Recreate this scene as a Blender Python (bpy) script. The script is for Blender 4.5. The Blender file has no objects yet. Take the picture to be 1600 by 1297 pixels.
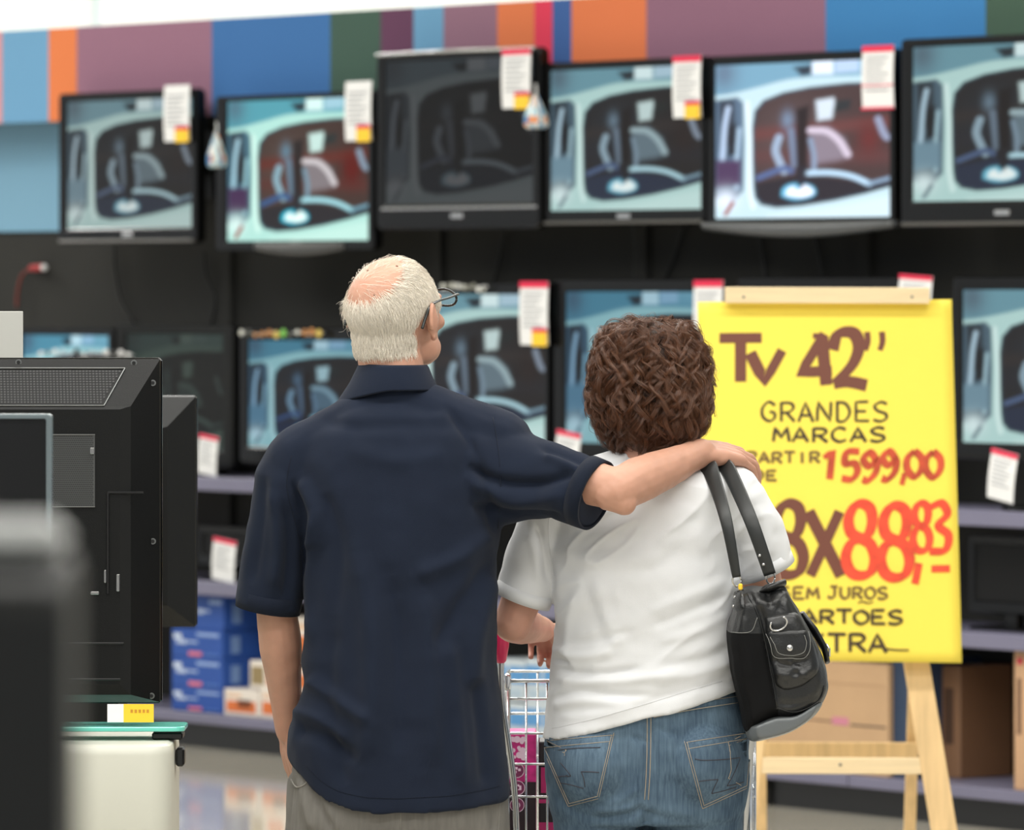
import bpy, math, random
import numpy as np
from mathutils import Vector, Matrix
from mathutils.bvhtree import BVHTree

random.seed(7)
rng = np.random.default_rng(11)
SC = bpy.context.scene
COL = SC.collection

# ------------------------------------------------------------------ camera
F = 10000.0          # focal length in pixels of a 1600 px wide frame (a long lens)
HY = 440.0           # image row of the horizon
CZ = 1.70            # eye height
cam_data = bpy.data.cameras.new('camera')
cam_data.sensor_width = 36.0
cam_data.lens = 36.0 * F / 1600.0
cam_data.shift_y = -(648.5 - HY) / 1600.0
cam_data.clip_end = 200
cam_data.dof.use_dof = True
cam_data.dof.focus_distance = 11.98
cam_data.dof.aperture_fstop = 7.6
cam_data.dof.aperture_blades = 0
cam = bpy.data.objects.new('camera', cam_data)
cam.location = (0, 0, CZ)
cam.rotation_euler = (math.radians(90), 0, 0)
COL.objects.link(cam)
SC.camera = cam

# ------------------------------------------------------------------ world, lamps, exposure
SC.view_settings.view_transform = 'Standard'
SC.view_settings.look = 'None'
SC.view_settings.gamma = 1.0
SC.view_settings.exposure = 0.0
SC.view_settings.use_curve_mapping = False
SC.cycles.use_denoising = True
world = bpy.data.worlds.new('world')
SC.world = world
world.use_nodes = True
bg = world.node_tree.nodes['Background']
bg.inputs[0].default_value = (0.93, 0.97, 1.0, 1)
bg.inputs[1].default_value = 0.62


def area(name, loc, sx, sy, power, rot=(0, 0, 0), color=(1, 0.985, 0.95)):
    l = bpy.data.lights.new(name, 'AREA')
    l.shape = 'RECTANGLE'
    l.size = sx
    l.size_y = sy
    l.energy = power
    l.color = color
    o = bpy.data.objects.new(name, l)
    o.location = loc
    o.rotation_euler = rot
    COL.objects.link(o)
    return o


# fluorescent rows of the sales floor, running across the aisle under the ceiling; the last two are fill
for _i, _y in enumerate((4.0, 8.0, 10.8, 13.6, 17.5)):
    area('ceiling_and_fill_light', (-0.5, _y, 4.3), 7.0, 0.5, 188)
area('ceiling_and_fill_light', (-3.6, 19.5, 4.3), 0.5, 8.0, 230)
area('ceiling_and_fill_light', (-2.6, 27.0, 4.3), 9.0, 0.5, 420)  # added fill near the back wall, there only to brighten it
area('ceiling_and_fill_light', (0.5, 29.5, 4.3), 9.0, 0.5, 420)  # second added fill, closer to the same wall


# ------------------------------------------------------------------ pixel helpers
def P(px, py, Y):
    return Vector(((px - 800.0) / F * Y, Y, CZ - (py - HY) / F * Y))


def lin(c):
    c = c / 255.0
    return c / 12.92 if c <= 0.04045 else ((c + 0.055) / 1.055) ** 2.4


def C(r, g, b):
    return (lin(r), lin(g), lin(b), 1.0)


# ------------------------------------------------------------------ materials
MATS = {}


def mat(name, col, rough=0.6, metal=0.0, spec=0.5, bump=0.0, bscale=200.0, var=0.0, vscale=8.0, coat=0.0,
        stretch=None, sheen=0.0, trans=0.0, sss=0.0, island=0.0):
    if name in MATS:
        return MATS[name]
    m = bpy.data.materials.new(name)
    m.use_nodes = True
    nt = m.node_tree
    b = nt.nodes['Principled BSDF']
    b.inputs['Base Color'].default_value = col
    b.inputs['Roughness'].default_value = rough
    b.inputs['Metallic'].default_value = metal
    b.inputs['Specular IOR Level'].default_value = spec
    b.inputs['Coat Weight'].default_value = coat
    b.inputs['Transmission Weight'].default_value = trans
    if sheen:
        b.inputs['Sheen Weight'].default_value = sheen
        b.inputs['Sheen Roughness'].default_value = 0.5
    if sss:
        b.inputs['Subsurface Weight'].default_value = sss
        b.inputs['Subsurface Radius'].default_value = (0.01, 0.004, 0.002)
        b.inputs['Subsurface Scale'].default_value = 1.0
    tc = nt.nodes.new('ShaderNodeTexCoord')
    src = tc.outputs['Object']
    if stretch:
        mp = nt.nodes.new('ShaderNodeMapping')
        mp.inputs['Scale'].default_value = stretch
        nt.links.new(src, mp.inputs['Vector'])
        src = mp.outputs['Vector']
    if var or island:
        hs = nt.nodes.new('ShaderNodeMixRGB')
        hs.blend_type = 'MULTIPLY'
        hs.inputs['Fac'].default_value = 1.0
        hs.inputs['Color1'].default_value = col
        ramp = nt.nodes.new('ShaderNodeMapRange')
        a = var or island
        ramp.inputs['From Min'].default_value = 0.3 if var else 0.0
        ramp.inputs['From Max'].default_value = 0.7 if var else 1.0
        ramp.inputs['To Min'].default_value = 1 - a
        ramp.inputs['To Max'].default_value = 1 + a
        if var:
            n = nt.nodes.new('ShaderNodeTexNoise')
            n.inputs['Scale'].default_value = vscale
            n.inputs['Detail'].default_value = 5
            nt.links.new(src, n.inputs['Vector'])
            nt.links.new(n.outputs['Fac'], ramp.inputs['Value'])
        else:
            g = nt.nodes.new('ShaderNodeNewGeometry')
            nt.links.new(g.outputs['Random Per Island'], ramp.inputs['Value'])
        nt.links.new(ramp.outputs['Result'], hs.inputs['Color2'])
        nt.links.new(hs.outputs['Color'], b.inputs['Base Color'])
    if bump:
        n2 = nt.nodes.new('ShaderNodeTexNoise')
        n2.inputs['Scale'].default_value = bscale
        n2.inputs['Detail'].default_value = 3
        nt.links.new(src, n2.inputs['Vector'])
        bp = nt.nodes.new('ShaderNodeBump')
        bp.inputs['Strength'].default_value = bump
        bp.inputs['Distance'].default_value = 0.002
        nt.links.new(n2.outputs['Fac'], bp.inputs['Height'])
        nt.links.new(bp.outputs['Normal'], b.inputs['Normal'])
    MATS[name] = m
    return m


# ------------------------------------------------------------------ mesh builder
class MB:
    def __init__(self):
        self.v = []
        self.f = []
        self.m = []
        self.mi = 0

    def add(self, vs, fs):
        o = len(self.v)
        self.v += [tuple(p) for p in vs]
        for q in fs:
            self.f.append(tuple(i + o for i in q))
            self.m.append(self.mi)
        return self

    def box(self, a, b, bev=0.0, M=None):
        x0, y0, z0 = a
        x1, y1, z1 = b
        if bev <= 0:
            vs = [(x0, y0, z0), (x1, y0, z0), (x1, y1, z0), (x0, y1, z0), (x0, y0, z1), (x1, y0, z1), (x1, y1, z1), (x0, y1, z1)]
            fs = [(0, 3, 2, 1), (4, 5, 6, 7), (0, 1, 5, 4), (1, 2, 6, 5), (2, 3, 7, 6), (3, 0, 4, 7)]
        else:
            vs, fs = [], []
            e = min(bev, (x1 - x0) / 2.01, (y1 - y0) / 2.01, (z1 - z0) / 2.01)
            idx = {}
            for sx in (0, 1):
                for sy in (0, 1):
                    for sz in (0, 1):
                        X = (x0, x1)[sx]; Yv = (y0, y1)[sy]; Z = (z0, z1)[sz]
                        dx = (e, -e)[sx]; dy = (e, -e)[sy]; dz = (e, -e)[sz]
                        for ax, p in (('x', (X, Yv + dy, Z + dz)), ('y', (X + dx, Yv, Z + dz)), ('z', (X + dx, Yv + dy, Z))):
                            idx[(sx, sy, sz, ax)] = len(vs)
                            vs.append(p)
            def face(keys, out):
                ids = [idx[k] for k in keys]
                p = [Vector(vs[i]) for i in ids]
                n = (p[1] - p[0]).cross(p[2] - p[0])
                if n.dot(Vector(out)) < 0:
                    ids.reverse()
                fs.append(tuple(ids))
            for s in (0, 1):
                d = (-1, 1)[s]
                face([(s, 0, 0, 'x'), (s, 1, 0, 'x'), (s, 1, 1, 'x'), (s, 0, 1, 'x')], (d, 0, 0))
                face([(0, s, 0, 'y'), (1, s, 0, 'y'), (1, s, 1, 'y'), (0, s, 1, 'y')], (0, d, 0))
                face([(0, 0, s, 'z'), (1, 0, s, 'z'), (1, 1, s, 'z'), (0, 1, s, 'z')], (0, 0, d))
            for s in (0, 1):
                for t in (0, 1):
                    d = (-1, 1)[s]; g = (-1, 1)[t]
                    face([(s, t, 0, 'x'), (s, t, 1, 'x'), (s, t, 1, 'y'), (s, t, 0, 'y')], (d, g, 0))
                    face([(s, 0, t, 'x'), (s, 1, t, 'x'), (s, 1, t, 'z'), (s, 0, t, 'z')], (d, 0, g))
                    face([(0, s, t, 'y'), (1, s, t, 'y'), (1, s, t, 'z'), (0, s, t, 'z')], (0, d, g))
            for sx in (0, 1):
                for sy in (0, 1):
                    for sz in (0, 1):
                        face([(sx, sy, sz, 'x'), (sx, sy, sz, 'y'), (sx, sy, sz, 'z')], (sx - .5, sy - .5, sz - .5))
        if M is not None:
            vs = [M @ Vector(p) for p in vs]
        return self.add(vs, fs)

    def quad(self, a, b, c, d):
        return self.add([a, b, c, d], [(0, 1, 2, 3)])

    def tube(self, pts, r, n=12, caps=True, flat=None, up=None):
        """tube along pts; r a number or a list; flat=(k, axis) squeezes rings along axis"""
        pts = [Vector(p) for p in pts]
        k = len(pts)
        rs = [r] * k if isinstance(r, (int, float)) else list(r)
        tang = []
        for i in range(k):
            t = pts[min(i + 1, k - 1)] - pts[max(i - 1, 0)]
            tang.append(t.normalized() if t.length > 1e-9 else Vector((0, 0, 1)))
        ref = Vector(up) if up else Vector((0, 0, 1))
        if abs(tang[0].dot(ref)) > 0.9:
            ref = Vector((1, 0, 0)) if not up else Vector((0, 1, 0))
        nrm = (ref - tang[0] * ref.dot(tang[0])).normalized()
        vs, fs = [], []
        for i in range(k):
            nrm = (nrm - tang[i] * nrm.dot(tang[i])).normalized()
            bi = tang[i].cross(nrm)
            rr = rs[i]
            ra, rb = (rr, rr) if isinstance(rr, (int, float)) else rr
            for j in range(n):
                a = 2 * math.pi * j / n
                vs.append(pts[i] + nrm * (math.cos(a) * ra) + bi * (math.sin(a) * rb))
        for i in range(k - 1):
            for j in range(n):
                a = i * n + j
                b = i * n + (j + 1) % n
                fs.append((a, b, b + n, a + n))
        if caps:
            fs.append(tuple(range(n - 1, -1, -1)))
            fs.append(tuple((k - 1) * n + j for j in range(n)))
        return self.add(vs, fs)

    def capsule(self, pts, rs, n=14):
        """tube with rounded ends"""
        pts = [Vector(p) for p in pts]
        rs = [rs] * len(pts) if isinstance(rs, (int, float)) else list(rs)
        a = (pts[0] - pts[1]).normalized()
        b = (pts[-1] - pts[-2]).normalized()
        pp, rr = [], []
        for t in (0.98, 0.8, 0.45):
            pp.append(pts[0] + a * rs[0] * t); rr.append(rs[0] * math.sqrt(1 - t * t))
        pp += pts; rr += rs
        for t in (0.45, 0.8, 0.98):
            pp.append(pts[-1] + b * rs[-1] * t); rr.append(rs[-1] * math.sqrt(1 - t * t))
        return self.tube(pp, rr, n)

    def ell(self, c, r, R=None, nu=24, nv=14):
        c = Vector(c)
        vs, fs = [], []
        for i in range(nv + 1):
            th = math.pi * i / nv
            for j in range(nu):
                ph = 2 * math.pi * j / nu
                p = Vector((r[0] * math.sin(th) * math.cos(ph), r[1] * math.sin(th) * math.sin(ph), r[2] * math.cos(th)))
                if R is not None:
                    p = R @ p
                vs.append(c + p)
        for i in range(nv):
            for j in range(nu):
                a = i * nu + j
                b = i * nu + (j + 1) % nu
                if i == 0:
                    fs.append((a, a + nu, b + nu))
                elif i == nv - 1:
                    fs.append((a, a + nu, b))
                else:
                    fs.append((a, a + nu, b + nu, b))
        return self.add(vs, fs)

    def rings(self, rings, caps=True, closed=False):
        n = len(rings[0])
        vs = [p for r in rings for p in r]
        fs = []
        k = len(rings)
        for i in range(k if closed else k - 1):
            for j in range(n):
                a = i * n + j
                b = i * n + (j + 1) % n
                a2 = ((i + 1) % k) * n + j
                b2 = ((i + 1) % k) * n + (j + 1) % n
                fs.append((a, b, b2, a2))
        if caps and not closed:
            fs.append(tuple(range(n - 1, -1, -1)))
            fs.append(tuple((k - 1) * n + j for j in range(n)))
        return self.add(vs, fs)

    def grid(self, pts):
        """pts[i][j] rows of points"""
        n = len(pts[0])
        vs = [p for r in pts for p in r]
        fs = [(i * n + j, i * n + j + 1, (i + 1) * n + j + 1, (i + 1) * n + j) for i in range(len(pts) - 1) for j in range(n - 1)]
        return self.add(vs, fs)

    def prism(self, poly, y0, y1, M=None):
        """outline in x,z extruded from y0 to y1"""
        n = len(poly)
        vs = [(x, y0, z) for x, z in poly] + [(x, y1, z) for x, z in poly]
        fs = [tuple(range(n)), tuple(range(2 * n - 1, n - 1, -1))]
        fs += [(i, i + n, (i + 1) % n + n, (i + 1) % n) for i in range(n)]
        if M is not None:
            vs = [M @ Vector(p) for p in vs]
        return self.add(vs, fs)

    def build(self, name, mats, parent=None, smooth=False, origin=None, bevel=0.0, world=False):
        me = bpy.data.meshes.new(name)
        v = self.v
        if world and parent is not None:
            l = wloc(parent)
            v = [(p[0] - l.x, p[1] - l.y, p[2] - l.z) for p in v]
        if origin is not None:
            l = Vector(origin)
            v = [(p[0] - l.x, p[1] - l.y, p[2] - l.z) for p in v]
        me.from_pydata(v, [], self.f)
        if not isinstance(mats, (list, tuple)):
            mats = [mats]
        for m in mats:
            me.materials.append(m)
        if len(mats) > 1:
            me.polygons.foreach_set('material_index', self.m)
        fix_normals(me)
        if smooth:
            me.polygons.foreach_set('use_smooth', [True] * len(me.polygons))
        o = bpy.data.objects.new(name, me)
        if origin is not None:
            o.location = origin
        if parent is not None:
            o.parent = parent
        COL.objects.link(o)
        if bevel > 0:
            bv = o.modifiers.new('bevel', 'BEVEL')
            bv.width = bevel
            bv.segments = 2
            bv.limit_method = 'ANGLE'
        return o


def wloc(o):
    l = Vector(o.location)
    while o.parent is not None:
        o = o.parent
        l = l + Vector(o.location)
    return l


def fix_normals(me):
    import bmesh
    bm = bmesh.new()
    bm.from_mesh(me)
    bmesh.ops.recalc_face_normals(bm, faces=bm.faces)
    bm.to_mesh(me)
    bm.free()


def fast_mesh(name, V, Q, mats, parent=None, smooth=True, mi=None):
    """V (n,3) array, Q (m,k) array of faces"""
    me = bpy.data.meshes.new(name)
    V = np.asarray(V, dtype=np.float32)
    Q = np.asarray(Q, dtype=np.int32)
    if parent is not None:
        V = V - np.array(wloc(parent), dtype=np.float32)
    m, k = Q.shape
    me.vertices.add(len(V))
    me.vertices.foreach_set('co', V.ravel())
    me.loops.add(m * k)
    me.loops.foreach_set('vertex_index', Q.ravel())
    me.polygons.add(m)
    me.polygons.foreach_set('loop_start', np.arange(0, m * k, k, dtype=np.int32))
    if not isinstance(mats, (list, tuple)):
        mats = [mats]
    for x in mats:
        me.materials.append(x)
    me.update(calc_edges=True)
    me.polygons.foreach_set('use_smooth', np.full(m, smooth))
    if mi is not None:
        me.polygons.foreach_set('material_index', np.asarray(mi, dtype=np.int32))
    me.validate()
    o = bpy.data.objects.new(name, me)
    if parent is not None:
        o.parent = parent
    COL.objects.link(o)
    return o


def fuse(mb, voxel, iters=6, fac=0.5):
    """one continuous surface over everything in mb: returns vertices, quads, normals"""
    me = bpy.data.meshes.new('tmp')
    me.from_pydata(mb.v, [], mb.f)
    fix_islands(me)
    o = bpy.data.objects.new('tmp', me)
    COL.objects.link(o)
    r = o.modifiers.new('r', 'REMESH')
    r.mode = 'VOXEL'
    r.voxel_size = voxel
    r.use_smooth_shade = True
    if iters:
        s = o.modifiers.new('s', 'SMOOTH')
        s.factor = fac
        s.iterations = iters
    dg = bpy.context.evaluated_depsgraph_get()
    ev = o.evaluated_get(dg)
    m2 = bpy.data.meshes.new_from_object(ev)
    V = np.empty(len(m2.vertices) * 3, dtype=np.float32)
    m2.vertices.foreach_get('co', V)
    V = V.reshape(-1, 3)
    N = np.empty(len(m2.vertices) * 3, dtype=np.float32)
    m2.vertices.foreach_get('normal', N)
    N = N.reshape(-1, 3)
    L = np.empty(len(m2.loops), dtype=np.int32)
    m2.loops.foreach_get('vertex_index', L)
    Q = L.reshape(-1, 4) if len(L) == 4 * len(m2.polygons) else None
    bpy.data.objects.remove(o)
    bpy.data.meshes.remove(me)
    bpy.data.meshes.remove(m2)
    return V, Q, N


def fix_islands(me):
    fix_normals(me)


def bvh_of(V, Q):
    return BVHTree.FromPolygons([tuple(map(float, p)) for p in V], [tuple(map(int, q)) for q in Q])


CAMP = Vector((0, 0, CZ))


def hit(bvh, px, py):
    d = P(px, py, 12.0) - CAMP
    d.normalize()
    loc, nor, idx, dist = bvh.ray_cast(CAMP, d)
    if loc is None:
        loc, nor, idx, dist = bvh.find_nearest(P(px, py, 11.95))
    if nor.dot(d) > 0:
        nor = -nor
    return loc, nor


def cr(pts, n=6):
    """Catmull-Rom through 2-D or 3-D tuples"""
    pts = [np.array(p, dtype=float) for p in pts]
    out = []
    for i in range(len(pts) - 1):
        p0 = pts[max(i - 1, 0)]; p1 = pts[i]; p2 = pts[i + 1]; p3 = pts[min(i + 2, len(pts) - 1)]
        for k in range(n):
            t = k / n
            out.append(0.5 * ((2 * p1) + (-p0 + p2) * t + (2 * p0 - 5 * p1 + 4 * p2 - p3) * t * t + (-p0 + 3 * p1 - 3 * p2 + p3) * t ** 3))
    out.append(pts[-1])
    return out


def drape_line(mb, bvh, pts, r=0.0008, off=0.0008, n=5, step=4):
    out = []
    for p in cr(pts, step):
        l, nn = hit(bvh, p[0], p[1])
        out.append(l + nn * off)
    mb.tube(out, r, n)


def drape_patch(mb, bvh, corners, off=0.003, nu=14, nv=14, warp=None):
    """patch with four pixel corners (tl,tr,br,bl) laid on a surface, with turned-in rim"""
    tl, tr, br, bl = [np.array(c, dtype=float) for c in corners]
    rows = []
    for i in range(nv + 1):
        v = i / nv
        row = []
        for j in range(nu + 1):
            u = j / nu
            p = (tl * (1 - u) + tr * u) * (1 - v) + (bl * (1 - u) + br * u) * v
            if warp:
                p = p + np.array(warp(u, v))
            l, nn = hit(bvh, p[0], p[1])
            e = min(i, j, nv - i, nu - j)
            row.append(l + nn * (off if e > 0 else -0.0008))
        rows.append(row)
    mb.grid(rows)


# ------------------------------------------------------------------ noise and folds
def vnoise(Pn, scale, seed=0):
    q = np.asarray(Pn, dtype=np.float64) * scale
    i = np.floor(q).astype(np.int64)
    f = q - i
    f = f * f * (3 - 2 * f)

    def h(ix, iy, iz):
        n = (ix * 374761393 + iy * 668265263 + iz * 2147483647 + seed * 974711) & 0xffffffff
        n = ((n ^ (n >> 13)) * 1274126177) & 0xffffffff
        n = n ^ (n >> 16)
        return (n & 0xffff) / 65535.0 * 2 - 1
    r = 0
    for dx in (0, 1):
        wx = f[:, 0] if dx else 1 - f[:, 0]
        for dy in (0, 1):
            wy = f[:, 1] if dy else 1 - f[:, 1]
            for dz in (0, 1):
                wz = f[:, 2] if dz else 1 - f[:, 2]
                r = r + wx * wy * wz * h(i[:, 0] + dx, i[:, 1] + dy, i[:, 2] + dz)
    return r


def to_px(V):
    return np.stack([800 + F * V[:, 0] / V[:, 1], HY - F * (V[:, 2] - CZ) / V[:, 1]], 1)


def poly_dist(pp, pts):
    pts = np.asarray(pts, dtype=float)
    best = np.full(len(pp), 1e9)
    tt = np.zeros(len(pp))
    for i in range(len(pts) - 1):
        a, b = pts[i], pts[i + 1]
        d = b - a
        t = np.clip(((pp - a) @ d) / max(d @ d, 1e-9), 0, 1)
        ds = np.hypot(*(pp - (a + t[:, None] * d)).T)
        k = ds < best
        best[k] = ds[k]
        tt[k] = (i + t[k]) / (len(pts) - 1)
    return best, tt


def folds(V, N, lst):
    """raise or sink soft ridges drawn on the side of the cloth that faces back"""
    pp = to_px(V)
    face = np.clip(-N[:, 1] * 1.6 + 0.25, 0, 1)
    D = np.zeros(len(V))
    for pts, amp, w in lst:
        pts = cr(pts, 5)
        d, t = poly_dist(pp, pts)
        fade = np.clip(np.minimum(t, 1 - t) * 5 + 0.25, 0, 1)
        D += amp * np.exp(-(d / w) ** 2) * fade * face
    return V + N * D[:, None].astype(np.float32)


# ------------------------------------------------------------------ naming
def thing(name, label, cat, loc=(0, 0, 0), rotz=0.0, group=None):
    o = bpy.data.objects.new(name, None)
    o.empty_display_size = 0.05
    o.location = loc
    o.rotation_euler = (0, 0, rotz)
    COL.objects.link(o)
    tag(o, label, cat, group)
    return o


def tag(o, label, cat, group=None):
    o['label'] = label
    o['category'] = cat
    if group:
        o['group'] = group
    return o


def struct(o):
    o['kind'] = 'structure'
    return o


# ------------------------------------------------------------------ the display wall's frame
TH = math.radians(52.8)
cT, sT = math.cos(TH), math.sin(TH)
W0 = 21.8


def U(px, h=0.0):
    k = (px - 800.0) / F
    return (k * (W0 - h * cT) + h * sT) / (cT + k * sT)


def W(u, h, z):
    return Vector((u * cT - h * sT, W0 - u * sT - h * cT, z))


def WY(u, h):
    return W0 - u * sT - h * cT


def WZ(px, py, h):
    return CZ - (py - HY) / F * WY(U(px, h), h)


# ------------------------------------------------------------------ common materials
M_black = mat('black_plastic', C(22, 22, 23), 0.35, spec=0.5)
M_matte = mat('matte_black_plastic', C(16, 17, 17), 0.42, spec=0.22, bump=0.15, bscale=600)
M_gloss = mat('gloss_black_plastic', C(12, 12, 12), 0.2, spec=0.3, coat=0.0)
M_silver = mat('silver_trim', C(200, 200, 200), 0.25, metal=0.9)
M_chrome = mat('chrome', C(215, 217, 220), 0.18, metal=1.0)
M_white = mat('white_card', C(238, 238, 238), 0.6)
M_red = mat('red_print', C(228, 40, 80), 0.6)
M_yellow = mat('yellow_sticker', C(252, 205, 50), 0.6)
M_greyprint = mat('grey_print', C(165, 168, 172), 0.7)
M_lav = mat('lavender_steel', C(118, 116, 138), 0.45, var=0.06, vscale=3)
M_panel = mat('charcoal_panel', C(50, 50, 48), 0.8, spec=0.25, bump=0.1, bscale=80, var=0.08, vscale=2)
# ================================================================== the setting
def floor_material():
    m = mat('polished_floor', C(196, 190, 176), 0.07, spec=0.55, var=0.05, vscale=1.2)
    return m


mb = MB()
mb.box((-14, -2, -0.1), (14, 36, 0.0))
struct(mb.build('floor', floor_material()))
mb = MB()
mb.box((-14, -2, 4.6), (14, 36, 4.7))
struct(mb.build('ceiling', mat('ceiling_paint', C(232, 234, 232), 0.8)))
mb = MB()
mb.box((-14, 33, 0.0), (14, 33.2, 4.6))
struct(mb.build('wall_back', mat('white_wall_paint', C(240, 245, 244), 0.7, var=0.02, vscale=1)))
mb = MB()
_x = P(150, 20, 32.95).x
mb.box((_x - 0.012, 32.96, 0.0), (_x + 0.012, 33.0, 4.6))
struct(mb.build('trim_1', mat('joint_trim', C(205, 222, 226), 0.6)))

# ------------------------------------------------------------------ gondola that carries the televisions
HB = -0.48            # back panel
gon = thing('display_shelving', 'long black display shelving with lavender shelves and a header of coloured stripes', 'shelving',
            W(0, 0, 0), -TH)


def gbox(mb, u0, u1, h0, h1, z0, z1, bev=0.0):
    """box in the wall frame: h counts toward the aisle (local y = -h)"""
    mb.box((u0, -h1, z0), (u1, -h0, z1), bev)


UL, UR = U(-420, 0), U(1800, 0)
mb = MB()
gbox(mb, UL, UR, HB - 0.05, HB, 0.0, 2.36)
mb.build('back_panel', M_panel, gon)
# light blue painted panel at the far end, left of the first television
ub = U(135, HB)
mb = MB()
gbox(mb, UL, ub, HB, HB + 0.012, WZ(40, 362, HB), 2.36)
mb.build('blue_panel', mat('pale_blue_paint', C(128, 176, 205), 0.6), gon)['label'] = 'pale blue painted panel'
# header of printed stripes
HH = -0.27
stripe_px = [(-420, (152, 110, 132)), (-140, (224, 150, 150)), (3, (112, 165, 205)), (76, (232, 130, 78)), (120, (152, 110, 132)), (331, (62, 112, 172)), (516, (66, 92, 82)),
             (595, (100, 62, 90)), (646, (108, 160, 198)), (693, (145, 108, 128)), (777, (222, 122, 78)), (835, (222, 62, 90)),
             (863, (62, 98, 160)), (893, (222, 122, 78)), (1010, (142, 102, 124)), (1290, (62, 128, 186)), (1540, (68, 92, 78)), (1740, None)]
mb = MB()
smats = []
zb, zt = 2.315, 2.672
for i in range(len(stripe_px) - 1):
    a = U(stripe_px[i][0], HH)
    b = U(stripe_px[i + 1][0], HH)
    key = 'stripe_%d_%d_%d' % stripe_px[i][1]
    m_ = mat(key, C(*stripe_px[i][1]), 0.75, spec=0.25)
    if m_ not in smats:
        smats.append(m_)
    mb.mi = smats.index(m_)
    gbox(mb, a, b, HH - 0.03, HH, zb, zt)
mb.build('header_panel', smats, gon)['label'] = 'header of vertical coloured stripes'
mb = MB()
gbox(mb, UL, UR, HB - 0.05, HH - 0.03, 2.36, 2.40)
mb.build('header_ledge', M_panel, gon)
for z, dep, lip in ((0.985, 0.0, 0.045), (0.605, 0.0, 0.045), (0.125, 0.0, 0.034)):
    mb = MB()
    n = 6
    for i in range(n):
        a = UL + (UR - UL) * i / n
        b = UL + (UR - UL) * (i + 1) / n - 0.006
        gbox(mb, a, b, HB, dep - 0.004, z - 0.03, z, 0)
        gbox(mb, a, b, dep - 0.004, dep + 0.008, z - lip, z + 0.004, 0.003)
    mb.build('shelf', M_lav, gon)
for _px in (-330, 362, 690, 1010, 1357, 1780):
    a = U(_px, HB)
    mb = MB()
    gbox(mb, a - 0.03, a + 0.03, HB - 0.02, HB + 0.03, 0.0, 2.3, 0.004)
    gbox(mb, a - 0.02, a + 0.02, HB, -0.03, 0.0, 0.09, 0.004)
    mb.build('upright', M_panel, gon)
mb = MB()
gbox(mb, UL, UR, HB, -0.05, 0.0, 0.088)
mb.build('plinth', M_black, gon)

# ------------------------------------------------------------------ the film frame shown on every screen
NU, NV = 150, 96


def sst(a, b, x):
    t = np.clip((x - a) / (b - a), 0, 1)
    return t * t * (3 - 2 * t)


def poly_mask(u, v, pts, soft=0.012):
    pts = np.asarray(pts, dtype=float)
    inside = np.zeros(u.shape, bool)
    dist = np.full(u.shape, 1e9)
    n = len(pts)
    for i in range(n):
        a, b = pts[i], pts[(i + 1) % n]
        d = b - a
        t = np.clip(((u - a[0]) * d[0] + (v - a[1]) * d[1]) / max(d @ d, 1e-12), 0, 1)
        dist = np.minimum(dist, np.hypot(u - a[0] - t * d[0], v - a[1] - t * d[1]))
        with np.errstate(divide='ignore', invalid='ignore'):
            c = ((a[1] > v) != (b[1] > v)) & (u < (b[0] - a[0]) * (v - a[1]) / (b[1] - a[1] + 1e-12) + a[0])
        inside ^= c
    s = np.where(inside, -dist, dist)
    return 1 - sst(-soft, soft, s)


def line_mask(u, v, pts, w, soft=0.01):
    q = np.stack([u.ravel(), v.ravel()], 1)
    d, _ = poly_dist(q, cr(pts, 6))
    return (1 - sst(w - soft, w + soft, d)).reshape(u.shape)


def blob(u, v, cx, cy, rx, ry):
    return np.exp(-(((u - cx) / rx) ** 2 + ((v - cy) / ry) ** 2))


def srgb(c):
    return np.array([lin(x) for x in c])


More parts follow.
